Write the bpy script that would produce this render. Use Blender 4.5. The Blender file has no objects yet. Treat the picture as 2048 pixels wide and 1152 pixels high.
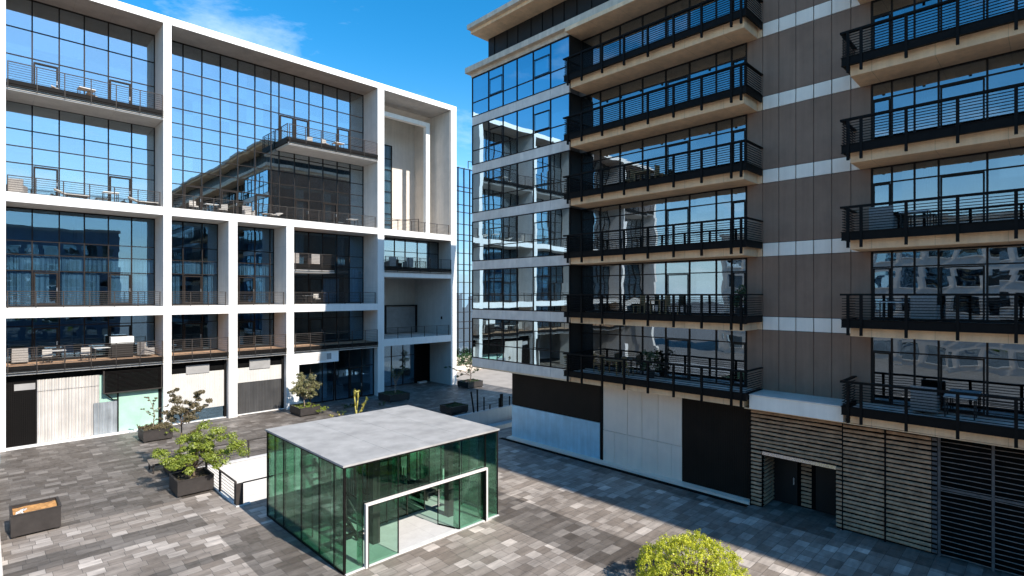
import bpy, math, random
from mathutils import Vector, Matrix, noise
R = math.radians
C = bpy.context.scene.collection
sc = bpy.context.scene
random.seed(7)

# ---------------------------------------------------------------- camera
cam = bpy.data.cameras.new("camera")
co = bpy.data.objects.new("camera", cam); C.objects.link(co)
fx, fy = .7022, .7120                       # forward direction (level camera)
n_ = math.hypot(fx, fy); fx /= n_; fy /= n_
co.location = (0, 0, 9.5)
co.rotation_euler = (R(90), 0, -math.atan2(fx, fy))
cam.sensor_width = 36; cam.lens = 36 * 1074 / 2048
cam.shift_y = 14 / 2048
cam.clip_start = .1; cam.clip_end = 3000
sc.camera = co

# ---------------------------------------------------------------- sun, sky
SV = Vector((.100, -1, .81)).normalized()    # towards the sun
sun = bpy.data.lights.new("sun", 'SUN'); sun.energy = 4.1; sun.angle = R(.5); sun.color = (1, .93, .84)
so = bpy.data.objects.new("sun", sun); C.objects.link(so)
so.rotation_euler = (-SV).to_track_quat('-Z', 'Y').to_euler()
so.location = (0, -60, 60)
w = bpy.data.worlds.new("World"); sc.world = w; w.use_nodes = True
N = w.node_tree.nodes; L = w.node_tree.links; N.clear()
sky = N.new('ShaderNodeTexSky'); sky.sky_type = 'NISHITA'; sky.sun_disc = False
sky.sun_elevation = math.asin(SV.z); sky.sun_rotation = math.atan2(SV.x, SV.y)
sky.air_density = 1.0; sky.dust_density = .25; sky.ozone_density = 2.5
hs = N.new('ShaderNodeHueSaturation'); hs.inputs['Saturation'].default_value = 1.42; hs.inputs['Value'].default_value = .90
hs.inputs['Hue'].default_value = .492
L.new(sky.outputs[0], hs.inputs['Color'])
tc = N.new('ShaderNodeTexCoord'); sep = N.new('ShaderNodeSeparateXYZ'); L.new(tc.outputs['Generated'], sep.inputs[0])
def wm(op, a, b=None, c=None):
    m = N.new('ShaderNodeMath'); m.operation = op
    for i, v in enumerate((a, b, c)):
        if v is None: continue
        if isinstance(v, (int, float)): m.inputs[i].default_value = v
        else: L.new(v, m.inputs[i])
    return m.outputs[0]
zz = wm('ADD', wm('MAXIMUM', sep.outputs[2], 0), .12)
cx_ = N.new('ShaderNodeCombineXYZ'); L.new(wm('DIVIDE', sep.outputs[0], zz), cx_.inputs[0]); L.new(wm('DIVIDE', sep.outputs[1], zz), cx_.inputs[1])
cn = N.new('ShaderNodeTexNoise'); cn.inputs['Scale'].default_value = 1.35; cn.inputs['Detail'].default_value = 9; cn.inputs['Roughness'].default_value = .62
cn.inputs['Distortion'].default_value = .35
cmp_ = N.new('ShaderNodeMapping'); cmp_.inputs['Location'].default_value = (6.1, .4, 8.8); cmp_.inputs['Scale'].default_value = (1, 1.25, 1)
L.new(cx_.outputs[0], cmp_.inputs[0]); L.new(cmp_.outputs[0], cn.inputs['Vector'])
cr = N.new('ShaderNodeValToRGB'); cr.color_ramp.elements[0].position = .555; cr.color_ramp.elements[1].position = .95
cr.color_ramp.elements[1].color = (.6, .6, .6, 1)
L.new(cn.outputs[0], cr.inputs[0])
mx = N.new('ShaderNodeMix'); mx.data_type = 'RGBA'; mx.inputs['B'].default_value = (7.5, 7.8, 8.2, 1)
hz_ = N.new('ShaderNodeMix'); hz_.data_type = 'RGBA'; hz_.inputs['B'].default_value = (3.7, 5.0, 5.9, 1)
L.new(wm('MULTIPLY', wm('POWER', wm('SUBTRACT', 1, wm('MINIMUM', wm('MULTIPLY', wm('MAXIMUM', sep.outputs[2], 0), 2.2), 1)), 2.7), .9), hz_.inputs['Factor']); L.new(hs.outputs[0], hz_.inputs['A'])
L.new(cr.outputs[0], mx.inputs['Factor']); L.new(hz_.outputs['Result'], mx.inputs['A'])
bg = N.new('ShaderNodeBackground'); bg.inputs[1].default_value = .15
L.new(mx.outputs['Result'], bg.inputs[0])
wo = N.new('ShaderNodeOutputWorld'); L.new(bg.outputs[0], wo.inputs[0])
sc.view_settings.view_transform = 'Standard'; sc.view_settings.look = 'None'
sc.view_settings.exposure = .85; sc.view_settings.gamma = 1
sc.render.engine = 'CYCLES'
sc.cycles.max_bounces = 8; sc.cycles.transparent_max_bounces = 24; sc.cycles.glossy_bounces = 5; sc.cycles.diffuse_bounces = 3
sc.cycles.caustics_reflective = False; sc.cycles.caustics_refractive = False

# ---------------------------------------------------------------- materials
class G:
    def __init__(s, name):
        s.m = bpy.data.materials.new(name); s.m.use_nodes = True
        s.t = s.m.node_tree; s.t.nodes.clear(); s.out = s.n('OutputMaterial')
    def n(s, k, **kw):
        x = s.t.nodes.new('ShaderNode' + k)
        for a, b in kw.items(): setattr(x, a, b)
        return x
    def set(s, inp, v):
        if isinstance(v, bpy.types.NodeSocket): s.t.links.new(v, inp)
        elif isinstance(v, (tuple, list)) and len(v) == 3 and inp.type == 'RGBA': inp.default_value = (*v, 1)
        else: inp.default_value = v
    def math(s, op, *a):
        x = s.n('Math', operation=op)
        for i, v in enumerate(a): s.set(x.inputs[i], v)
        return x.outputs[0]
    def vm(s, op, *a):
        x = s.n('VectorMath', operation=op)
        for i, v in enumerate(a): s.set(x.inputs[i], v)
        return x.outputs[0]
    def pos(s): return s.n('NewGeometry').outputs['Position']
    def xyz(s, v):
        x = s.n('SeparateXYZ'); s.set(x.inputs[0], v); return x.outputs
    def comb(s, *a):
        x = s.n('CombineXYZ')
        for i, v in enumerate(a): s.set(x.inputs[i], v)
        return x.outputs[0]
    def noise(s, v, scale, detail=4, rough=.55, dist=0):
        x = s.n('TexNoise'); s.set(x.inputs['Vector'], v); x.inputs['Scale'].default_value = scale
        x.inputs['Detail'].default_value = detail; x.inputs['Roughness'].default_value = rough; x.inputs['Distortion'].default_value = dist
        return x.outputs[0]
    def white(s, v):
        x = s.n('TexWhiteNoise'); s.set(x.inputs[0], v); return x.outputs
    def ramp(s, f, *st):
        x = s.n('ValToRGB'); e = x.color_ramp.elements
        while len(e) < len(st): e.new(.5)
        for i, (p, c) in enumerate(st):
            e[i].position = p; e[i].color = (c, c, c, 1) if isinstance(c, (int, float)) else (*c, 1)
        s.set(x.inputs[0], f); return x.outputs[0]
    def mix(s, f, a, b, mode='MIX'):
        x = s.n('Mix', data_type='RGBA', blend_type=mode); s.set(x.inputs['Factor'], f)
        s.set(x.inputs['A'], a); s.set(x.inputs['B'], b); return x.outputs['Result']
    def maprange(s, v, a, b, c, d):
        x = s.n('MapRange'); s.set(x.inputs[0], v)
        for i, q in enumerate((a, b, c, d)): s.set(x.inputs[i + 1], q)
        return x.outputs[0]
    def bump(s, h, st=.3, d=.02):
        x = s.n('Bump'); x.inputs['Strength'].default_value = st; x.inputs['Distance'].default_value = d
        s.set(x.inputs['Height'], h); return x.outputs[0]
    def pbr(s, col, rough=.6, metal=0, normal=None, spec=None, coat=None, trans=None):
        x = s.n('BsdfPrincipled'); s.set(x.inputs['Base Color'], col); s.set(x.inputs['Roughness'], rough)
        s.set(x.inputs['Metallic'], metal)
        if normal is not None: s.set(x.inputs['Normal'], normal)
        if spec is not None: x.inputs['Specular IOR Level'].default_value = spec
        if coat: x.inputs['Coat Weight'].default_value = coat
        s.t.links.new(x.outputs[0], s.out.inputs[0]); return s.m
    def end(s, sh): s.t.links.new(sh, s.out.inputs[0]); return s.m

def mottled(name, c, var=.12, scale=2.5, rough=.7, metal=0, bump=.15, bscale=40, streak=0, coat=None, spec=None):
    """plain painted / cast surface with soft tone variation, fine grain and optional rain streaks"""
    g = G(name); p = g.pos()
    a = g.noise(p, scale, 5, .6); b = g.noise(p, bscale, 3)
    f = g.maprange(a, .3, .7, 1 - var, 1 + var)
    if streak:
        x = g.xyz(p)
        st = g.noise(g.comb(g.math('MULTIPLY', x[0], 3.0), g.math('MULTIPLY', x[1], 3.0), g.math('MULTIPLY', x[2], .18)), 1.4, 5, .6)
        f = g.math('MULTIPLY', f, g.maprange(st, .35, .7, 1 - streak, 1 + streak * .3))
    col = g.vm('SCALE', c)
    g.t.nodes[-1].inputs['Scale'].default_value = 1
    sc_ = g.t.nodes[-1]; g.t.links.new(f, sc_.inputs['Scale'])
    rr = g.maprange(b, .3, .7, rough - .07, rough + .07)
    return g.pbr(col, rr, metal, g.bump(b, bump, .01), spec, coat)

def joints(g, p, axes, size, width=.012):
    """dark joint mask on a grid along given axes"""
    x = g.xyz(p); acc = None
    for a, s_ in zip(axes, size):
        fr = g.math('FRACT', g.math('DIVIDE', x[a], s_))
        m = g.math('LESS_THAN', fr, width / s_)
        acc = m if acc is None else g.math('MAXIMUM', acc, m)
    return acc

def concrete(name, c, jz=3.35, jx=4.0, var=.10, streak=.12, jd=.8):
    g = G(name); p = g.pos(); x = g.xyz(p)
    a = g.noise(p, .9, 6, .62); b = g.noise(p, 14, 4)
    st = g.noise(g.comb(g.math('MULTIPLY', x[0], 2.2), g.math('MULTIPLY', x[1], 2.2), g.math('MULTIPLY', x[2], .15)), 1.5, 5, .6)
    f = g.math('MULTIPLY', g.maprange(a, .3, .7, 1 - var, 1 + var), g.maprange(st, .35, .75, 1 - streak, 1.03))
    f = g.math('MULTIPLY', f, g.maprange(b, .3, .7, .97, 1.03))
    j = joints(g, g.vm('ADD', p, (100.15, 200.3, 50.1)), (0, 1, 2), (jx, 1.9, jz), .018)
    f = g.math('MULTIPLY', f, g.maprange(j, 0, 1, 1, jd))
    v = g.n('VectorMath', operation='SCALE'); v.inputs[0].default_value = c; g.t.links.new(f, v.inputs['Scale'])
    return g.pbr(v.outputs[0], .72, 0, g.bump(b, .12, .01))

def glass(name, tint, trans, fac, cell=(1.33, 1.35, 1.1), tilt=.004, wob=.005, rough=.004, off=(0, 0, 0)):
    """coated window glass: mostly mirror, partly see-through, each pane tilted a hair"""
    g = G(name); p = g.pos()
    cellv = g.vm('FLOOR', g.vm('DIVIDE', g.vm('ADD', p, off), cell))
    wn = g.n('TexWhiteNoise'); g.set(wn.inputs[0], cellv)
    d = g.vm('SCALE', g.vm('SUBTRACT', wn.outputs[1], (.5, .5, .5))); g.t.nodes[-2 if False else -1].inputs['Scale'].default_value = tilt
    nz = g.n('TexNoise'); g.set(nz.inputs['Vector'], p); nz.inputs['Scale'].default_value = .8; nz.inputs['Detail'].default_value = 1.2
    e = g.vm('SCALE', g.vm('SUBTRACT', nz.outputs[1], (.5, .5, .5))); g.t.nodes[-1].inputs['Scale'].default_value = wob
    nrm = g.vm('NORMALIZE', g.vm('ADD', g.n('NewGeometry').outputs['Normal'], g.vm('ADD', d, e)))
    gl = g.n('BsdfAnisotropic'); gl.inputs['Roughness'].default_value = rough
    vr = g.maprange(wn.outputs[0], 0, 1, .90, 1.0)
    v = g.n('VectorMath', operation='SCALE'); v.inputs[0].default_value = tint; g.t.links.new(vr, v.inputs['Scale'])
    g.set(gl.inputs['Color'], v.outputs[0]); g.set(gl.inputs['Normal'], nrm)
    tr = g.n('BsdfTransparent'); g.set(tr.inputs[0], trans)
    lw = g.n('LayerWeight'); lw.inputs[0].default_value = .25
    f = g.math('MINIMUM', g.math('ADD', fac, g.math('MULTIPLY', lw.outputs['Facing'], .45)), .97)
    m = g.n('MixShader'); g.t.links.new(f, m.inputs[0]); g.t.links.new(tr.outputs[0], m.inputs[1]); g.t.links.new(gl.outputs[0], m.inputs[2])
    return g.end(m.outputs[0])

def ribbed(name, c, axis, pitch, depth=.6, var=.15, rough=.5, metal=0, streak=.2):
    """profiled sheet: ribs along z, repeated along an axis"""
    g = G(name); p = g.pos(); x = g.xyz(p)
    wv = g.math('SINE', g.math('MULTIPLY', x[axis], 2 * math.pi / pitch))
    a = g.noise(p, 1.4, 5, .6)
    st = g.noise(g.comb(g.math('MULTIPLY', x[0], 5), g.math('MULTIPLY', x[1], 5), g.math('MULTIPLY', x[2], .3)), 1.5, 4)
    f = g.math('MULTIPLY', g.maprange(a, .3, .7, 1 - var, 1 + var), g.maprange(st, .4, .75, 1 - streak, 1.02))
    v = g.n('VectorMath', operation='SCALE'); v.inputs[0].default_value = c; g.t.links.new(f, v.inputs['Scale'])
    return g.pbr(v.outputs[0], rough, metal, g.bump(wv, depth, pitch * .3))

def pavers():
    g = G('stone_pavers'); p = g.pos(); x = g.xyz(p)
    h, wd = .44, .56
    row = g.math('FLOOR', g.math('DIVIDE', x[1], h))
    rr = g.white(g.comb(row, 3.3, 0))[0]
    wv = g.math('MULTIPLY', wd, g.math('ADD', .75, g.math('MULTIPLY', rr, .6)))
    u = g.math('ADD', g.math('DIVIDE', x[0], wv), g.math('MULTIPLY', rr, 7.31))
    col = g.math('FLOOR', u)
    rnd = g.white(g.comb(row, col, 1.7))
    tone = g.ramp(rnd[0], (0, .20), (.3, .25), (.6, .30), (.82, .37), (.95, .47), (1, .58))
    def between(v, a, b): return g.math('MULTIPLY', g.math('GREATER_THAN', v, a), g.math('LESS_THAN', v, b))
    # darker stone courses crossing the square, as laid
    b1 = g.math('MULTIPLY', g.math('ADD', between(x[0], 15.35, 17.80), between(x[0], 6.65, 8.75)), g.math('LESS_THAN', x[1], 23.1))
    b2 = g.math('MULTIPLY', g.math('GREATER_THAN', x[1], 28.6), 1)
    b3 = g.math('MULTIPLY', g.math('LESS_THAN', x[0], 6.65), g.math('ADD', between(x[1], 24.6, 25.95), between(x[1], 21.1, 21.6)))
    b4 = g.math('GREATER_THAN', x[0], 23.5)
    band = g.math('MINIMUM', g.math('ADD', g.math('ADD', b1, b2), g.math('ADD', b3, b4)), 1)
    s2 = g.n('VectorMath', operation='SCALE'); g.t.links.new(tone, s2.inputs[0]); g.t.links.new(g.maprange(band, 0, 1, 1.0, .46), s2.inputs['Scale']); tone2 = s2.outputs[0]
    # water stains and wear
    n1 = g.noise(p, .35, 6, .65, .6); n2 = g.noise(g.comb(g.math('MULTIPLY', x[0], .8), g.math('MULTIPLY', x[1], 3.5), 0), 1.1, 6, .65)
    n3 = g.noise(p, 60, 3)
    f = g.math('MULTIPLY', g.math('MULTIPLY', g.maprange(n1, .3, .7, .74, 1.22), g.maprange(n2, .35, .7, .76, 1.28)), g.maprange(n3, .3, .7, .93, 1.07))
    s3 = g.n('VectorMath', operation='SCALE'); g.t.links.new(tone2, s3.inputs[0]); g.t.links.new(f, s3.inputs['Scale'])
    hue = g.mix(rnd[0], (1.03, .85, .70), (1.03, .91, .80))
    c = g.mix(1.0, s3.outputs[0], hue, 'MULTIPLY')
    fu = g.math('FRACT', u); fv = g.math('FRACT', g.math('DIVIDE', x[1], h))
    jm = g.math('MAXIMUM', g.math('LESS_THAN', g.math('MULTIPLY', fu, wv), .014), g.math('LESS_THAN', g.math('MULTIPLY', fv, h), .014))
    c = g.mix(g.math('MULTIPLY', jm, .85), c, (.045, .042, .04))
    hgt = g.math('SUBTRACT', g.math('ADD', g.math('MULTIPLY', n3, .25), g.math('MULTIPLY', rnd[0], .25)), jm)
    rough = g.maprange(g.noise(p, 5, 4), .3, .7, .42, .7)
    return g.pbr(c, rough, 0, g.bump(hgt, .35, .01))

def leaves(name, c1, c2, scale=3.0, tl=.35):
    g = G(name); p = g.pos()
    a = g.noise(p, scale, 3); r = g.n('ObjectInfo')
    rnd = g.white(g.vm('FLOOR', g.vm('SCALE', p)))
    [n for n in g.t.nodes if n.type == 'VECT_MATH' and n.operation == 'SCALE'][-1].inputs['Scale'].default_value = 11
    f = g.math('ADD', g.math('MULTIPLY', g.maprange(a, .35, .65, 0, 1), .55), g.math('MULTIPLY', rnd[0], .45))
    c = g.mix(f, c1, c2)
    d = g.n('BsdfDiffuse'); g.set(d.inputs[0], c)
    t = g.n('BsdfTranslucent'); g.set(t.inputs[0], g.vm('MULTIPLY', c, (1.1, 1.25, .6)))
    m = g.n('MixShader'); m.inputs[0].default_value = tl; g.t.links.new(d.outputs[0], m.inputs[1]); g.t.links.new(t.outputs[0], m.inputs[2])
    gl = g.n('BsdfAnisotropic'); gl.inputs['Roughness'].default_value = .45; gl.inputs['Color'].default_value = (.6, .6, .6, 1)
    m2 = g.n('MixShader'); m2.inputs[0].default_value = .05; g.t.links.new(m.outputs[0], m2.inputs[1]); g.t.links.new(gl.outputs[0], m2.inputs[2])
    return g.end(m2.outputs[0])

def kiosk_glass():
    g = G('green_glass'); p = g.pos()
    nz = g.n('TexNoise'); g.set(nz.inputs['Vector'], p); nz.inputs['Scale'].default_value = .9; nz.inputs['Detail'].default_value = 1
    e = g.vm('SCALE', g.vm('SUBTRACT', nz.outputs[1], (.5, .5, .5))); g.t.nodes[-1].inputs['Scale'].default_value = .02
    nrm = g.vm('NORMALIZE', g.vm('ADD', g.n('NewGeometry').outputs['Normal'], e))
    tr = g.n('BsdfTransparent'); tr.inputs[0].default_value = (.70, .86, .785, 1)
    gl = g.n('BsdfAnisotropic'); gl.inputs['Roughness'].default_value = .005; g.set(gl.inputs['Normal'], nrm); gl.inputs['Color'].default_value = (.8, .95, .9, 1)
    fr = g.n('Fresnel'); fr.inputs[0].default_value = 1.45
    m = g.n('MixShader'); g.t.links.new(g.math('MINIMUM', g.math('MULTIPLY', fr.outputs[0], .75), .9), m.inputs[0]); g.t.links.new(tr.outputs[0], m.inputs[1]); g.t.links.new(gl.outputs[0], m.inputs[2])
    return g.end(m.outputs[0])

M = {}
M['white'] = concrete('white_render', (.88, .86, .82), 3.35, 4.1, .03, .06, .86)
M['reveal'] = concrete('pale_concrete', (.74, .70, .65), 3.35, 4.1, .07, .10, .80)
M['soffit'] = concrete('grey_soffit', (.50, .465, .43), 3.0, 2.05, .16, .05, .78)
M['beige'] = concrete('beige_render', (.66, .60, .53), 6, 2.6, .08, .10, .85)
M['tan'] = concrete('tan_concrete', (.90, .62, .38), 9, 3.0, .14, .14, .70)
M['cornice'] = mottled('cornice_stone', (.66, .55, .43), .14, 1.6, .75, streak=.15)
M['black'] = mottled('black_steel', (.008, .007, .0065), .2, 3, .6, 0, .05, spec=.10)
M['dkframe'] = mottled('dark_window_frame', (.018, .014, .012), .15, 3, .5, .0, .05, spec=.15)
M['rail'] = mottled('bronze_rail_paint', (.042, .036, .032), .15, 5, .5, 0, .05, spec=.2)
M['brown'] = mottled('brown_cladding', (.27, .172, .122), .10, 1.2, .5, 0, .06, streak=.12, spec=.2)
M['darkclad'] = mottled('charcoal_cladding', (.022, .019, .017), .12, 1.2, .45, 0, .06, spec=.2)
M['paleclad'] = mottled('pale_band_panel', (.98, .88, .76), .05, 1.0, .55, 0, .04, streak=.06, spec=.2)
M['spandrel'] = mottled('grey_spandrel_panel', (.78, .70, .62), .12, 1.3, .40, 0, .05, streak=.10)
M['glassL'] = glass('left_facade_glass', (.84, .93, .98), (.55, .65, .70), .44, off=(.25, 0, .6))
M['glassLow'] = glass('lower_facade_glass', (.45, .64, .80), (.60, .74, .82), .20, off=(.25, 0, .6))
M['glassW'] = glass('corner_wing_glass', (.60, .80, .93), (.35, .45, .50), .60, cell=(1.4, 1.42, 1.7), tilt=.003, wob=.006)
M['glassR'] = glass('recessed_glass', (.66, .76, .84), (.45, .5, .53), .38, cell=(1.4, 1.41, 1.7), tilt=.006, wob=.016)
M['glassT'] = glass('tower_glass', (.62, .82, .98), (.08, .12, .15), .62, cell=(1.02, 1.2, 1.75), tilt=.02, wob=.03)
M['kglass'] = kiosk_glass()
M['interior'] = mottled('interior_plaster', (.46, .45, .43), .3, .5, .8)
M['intfloor'] = mottled('interior_floor', (.30, .25, .20), .3, .6, .6)
M['curtain'] = ribbed('curtain_cloth', (.62, .66, .68), 0, .16, .9, .1, .9)
M['curtainY'] = ribbed('added_curtain_cloth', (.50, .50, .50), 1, .16, .9, .1, .9)
M['pavers'] = pavers()
M['asphalt'] = mottled('asphalt', (.16, .15, .14), .2, .5, .85)
M['pit'] = concrete('stairwell_concrete', (.62, .61, .60), 1.2, 2.4, .05, .08, .8)
M['pitfloor'] = mottled('stairwell_floor', (.35, .34, .33), .1, 1, .8)
M['roof'] = mottled('kiosk_roof_sheet', (.37, .362, .35), .20, 1.1, .62, 0, .06, streak=0)
M['steel'] = mottled('brushed_steel', (.62, .61, .60), .06, 2, .28, .85, .03)
M['planter'] = mottled('planter_steel', (.042, .036, .033), .2, 2.5, .5, .1, .05, spec=.3)
M['soil'] = mottled('planter_soil', (.05, .035, .025), .5, 9, .95, 0, .6, 25)
M['mulch'] = mottled('orange_mulch', (.48, .24, .08), .45, 8, .95, 0, .6, 25)
M['bark'] = mottled('bark', (.13, .09, .065), .3, 10, .9, 0, .5, 30)
M['barkpale'] = mottled('pale_bark', (.26, .20, .15), .3, 10, .9, 0, .5, 30)
M['leafpine'] = leaves('pine_needles', (.11, .15, .02), (.40, .46, .07))
M['leafbrown'] = leaves('bronze_leaves', (.10, .085, .04), (.26, .20, .11))
M['leafolive'] = leaves('olive_leaves', (.16, .16, .07), (.34, .31, .16))
M['leafdark'] = leaves('dark_leaves', (.035, .06, .025), (.10, .14, .06))
M['leaflime'] = leaves('lime_leaves', (.24, .29, .012), (.86, .82, .09), 2.2)
M['leafyellow'] = leaves('yellow_stalk', (.42, .36, .06), (.62, .55, .16))
M['corr'] = ribbed('corrugated_white_sheet', (.62, .585, .545), 0, .17, .9, .08, .55, 0, .18)
M['corrgrey'] = ribbed('corrugated_grey_sheet', (.40, .42, .43), 0, .15, .9, .15, .5, .2, .3)
M['shutter'] = ribbed('ribbed_white_shutter', (.58, .55, .51), 0, .11, .8, .05, .5, 0, .10)
M['shutterdk'] = ribbed('ribbed_dark_shutter', (.055, .053, .052), 0, .11, .8, .15, .5, .2, .15)
M['ribdark'] = mottled('ribbed_black_cladding', (.022, .016, .012), .15, 1, .6, 0, .05, spec=.12)
M['blue'] = mottled('blue_painted_panel', (.38, .62, .74), .16, .8, .35, .05, .05, streak=.12)
M['panelwhite'] = mottled('cream_wall_panel', (.86, .73, .61), .06, .8, .4, 0, .04, streak=.04)
M['timber'] = mottled('weathered_timber', (.44, .275, .165), .35, 3.5, .75, 0, .4, 30)
M['timberdk'] = mottled('dark_timber', (.10, .09, .085), .4, 3, .7, 0, .4, 30)
M['slatgrey'] = mottled('grey_metal_slat', (.20, .165, .14), .4, 2.5, .6, 0, .1)
M['timbergrey'] = mottled('grey_timber', (.17, .15, .13), .3, 4, .75, 0, .3, 30)
M['greenpanel'] = mottled('green_frosted_glass', (.36, .55, .45), .12, 1.2, .25, 0, .02)
M['signgrey'] = mottled('grey_sign_board', (.30, .29, .28), .12, 2, .6)
M['white2'] = mottled('white_plastic', (.70, .70, .68), .06, 3, .45)
M['wicker'] = mottled('grey_wicker', (.28, .26, .24), .3, 20, .8, 0, .5, 60)
M['wood'] = mottled('teak_slats', (.36, .21, .09), .3, 6, .6)
M['cushion'] = mottled('cream_cushion', (.42, .39, .35), .1, 5, .9)
M['oppo'] = mottled('facing_wall', (.22, .27, .33), .15, .5, .7)
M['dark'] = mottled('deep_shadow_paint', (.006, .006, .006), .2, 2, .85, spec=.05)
M['hedge'] = leaves('hedge_leaves', (.02, .06, .02), (.07, .16, .05))

# ---------------------------------------------------------------- mesh helpers
class MB:
    def __init__(s): s.v = []; s.f = []
    def box(s, x0, x1, y0, y1, z0, z1):
        if x0 > x1: x0, x1 = x1, x0
        if y0 > y1: y0, y1 = y1, y0
        if z0 > z1: z0, z1 = z1, z0
        b = len(s.v)
        s.v += [(x0, y0, z0), (x1, y0, z0), (x1, y1, z0), (x0, y1, z0), (x0, y0, z1), (x1, y0, z1), (x1, y1, z1), (x0, y1, z1)]
        s.f += [tuple(b + i for i in q) for q in ((0, 3, 2, 1), (4, 5, 6, 7), (0, 1, 5, 4), (1, 2, 6, 5), (2, 3, 7, 6), (3, 0, 4, 7))]
        return s
    def quad(s, *p):
        b = len(s.v); s.v += [tuple(q) for q in p]; s.f.append(tuple(range(b, b + len(p)))); return s
    def tube(s, a, b_, r0, r1=None, n=6, cap=True):
        r1 = r0 if r1 is None else r1
        a = Vector(a); b_ = Vector(b_); d = b_ - a
        if d.length < 1e-5: return s
        d.normalize(); u = d.orthogonal().normalized(); w_ = d.cross(u)
        i0 = len(s.v)
        for p, r in ((a, r0), (b_, r1)):
            for k in range(n):
                t = 2 * math.pi * k / n; s.v.append(tuple(p + (u * math.cos(t) + w_ * math.sin(t)) * r))
        for k in range(n):
            s.f.append((i0 + k, i0 + (k + 1) % n, i0 + n + (k + 1) % n, i0 + n + k))
        if cap: s.f.append(tuple(i0 + k for k in reversed(range(n)))); s.f.append(tuple(i0 + n + k for k in range(n)))
        return s
    def bar(s, a, b_, w_, h_):
        """rectangular bar between two points, h_ vertical-ish"""
        a = Vector(a); b_ = Vector(b_); d = (b_ - a).normalized()
        side = d.cross(Vector((0, 0, 1)))
        side = side.normalized() if side.length > 1e-3 else Vector((1, 0, 0))
        up = side.cross(d).normalized()
        i0 = len(s.v)
        for p in (a, b_):
            for su, sv in ((-1, -1), (1, -1), (1, 1), (-1, 1)): s.v.append(tuple(p + side * su * w_ / 2 + up * sv * h_ / 2))
        s.f += [tuple(i0 + i for i in q) for q in ((0, 1, 2, 3), (7, 6, 5, 4), (0, 4, 5, 1), (1, 5, 6, 2), (2, 6, 7, 3), (3, 7, 4, 0))]
        return s
    def build(s, name, mat, parent=None, loc=None, smooth=False):
        me = bpy.data.meshes.new(name); me.from_pydata(s.v, [], s.f); me.materials.append(M[mat] if isinstance(mat, str) else mat)
        if smooth: me.polygons.foreach_set('use_smooth', [True] * len(me.polygons))
        me.update()
        o = bpy.data.objects.new(name, me); C.objects.link(o)
        if parent: o.parent = parent
        if loc: o.location = loc
        return o

def B(name, mat, parent, *bx):
    m = MB()
    for q in bx: m.box(*q)
    return m.build(name, mat, parent)
def tag(o, label, cat, group=None):
    o['label'] = label; o['category'] = cat
    if group: o['group'] = group
    return o
def thing(name, label, cat, loc=(0, 0, 0), rz=0, group=None):
    o = bpy.data.objects.new(name, None); C.objects.link(o); o.location = loc; o.rotation_euler = (0, 0, rz)
    o.empty_display_size = .3
    return tag(o, label, cat, group)
def struct(o): o['kind'] = 'structure'; return o
def copy_tree(o, parent=None):
    c = o.copy(); C.objects.link(c)
    if parent: c.parent = parent
    for ch in list(o.children): copy_tree(ch, c)
    return c

# ---------------------------------------------------------------- ground
PX0, PX1, PY0, PY1 = 8.3, 33.0, 25.95, 32.75      # the sunken stairwell
m = MB()
m.quad((-12, -30, 0), (70, -30, 0), (70, PY0, 0), (-12, PY0, 0))
m.quad((-12, PY0, 0), (PX0, PY0, 0), (PX0, PY1, 0), (-12, PY1, 0))
m.quad((PX1, PY0, 0), (70, PY0, 0), (70, PY1, 0), (PX1, PY1, 0))
m.quad((16.5, PY0, 0), (PX1, PY0, 0), (PX1, 27.6, 0), (16.5, 27.6, 0))
m.quad((-12, PY1, 0), (70, PY1, 0), (70, 62, 0), (-12, 62, 0))
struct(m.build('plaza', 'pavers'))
m = MB()
m.quad((-900, -900, -.004), (900, -900, -.004), (900, -30, -.004), (-900, -30, -.004))
m.quad((-900, 62, -.004), (900, 62, -.004), (900, 900, -.004), (-900, 900, -.004))
m.quad((-900, -30, -.004), (-12, -30, -.004), (-12, 62, -.004), (-900, 62, -.004))
m.quad((70, -30, -.004), (900, -30, -.004), (900, 62, -.004), (70, 62, -.004))
struct(m.build('ground', 'asphalt'))
struct(B('stairwell_floor', 'pitfloor', None, (PX0, PX1, PY0, PY1, -4.2, -4.0)))
rw = thing('retaining_wall', 'pale concrete wall lining the sunken stairwell behind the glass pavilion', 'wall', (PX0, PY1, 0))
def lw(p): return p
def reparent(o, root):
    o.parent = root; o.matrix_parent_inverse = Matrix.Translation(-Vector(root.location)); return o
def P(root, name, mat, *bx):
    return reparent(B(name, mat, None, *bx), root)
P(rw, 'far_wall', 'pit', (PX0, PX1, PY1 + .002, PY1 + .35, -4, -.003))
P(rw, 'coping', 'pit', (PX0, PX1, PY1 - .03, PY1 + .3, .0, .06))
P(rw, 'left_wall', 'pit', (PX0 - .3, PX0 - .002, PY0 - .3, PY1, -4, -.003))
P(rw, 'near_wall', 'pit', (PX0, 16.5, PY0 - .3, PY0 - .002, -4, -.003), (16.5, PX1, 27.3, 27.598, -4, -.003), (16.2, 16.5, PY0 + .002, 27.6, -4, -.003))
P(rw, 'ledge', 'pit', (22, PX1, 32.0, 32.74, -4, -1.25))
P(rw, 'ledge_coping', 'pit', (19, PX1, 31.9, 32.74, -1.22, -1.12))
P(rw, 'kerb', 'white2', (PX0 - .22, PX0 - .004, PY0, PY1, .004, .05), (PX0 - .22, 8.7, PY0 - .2, PY0 - .004, .004, .05))

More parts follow.
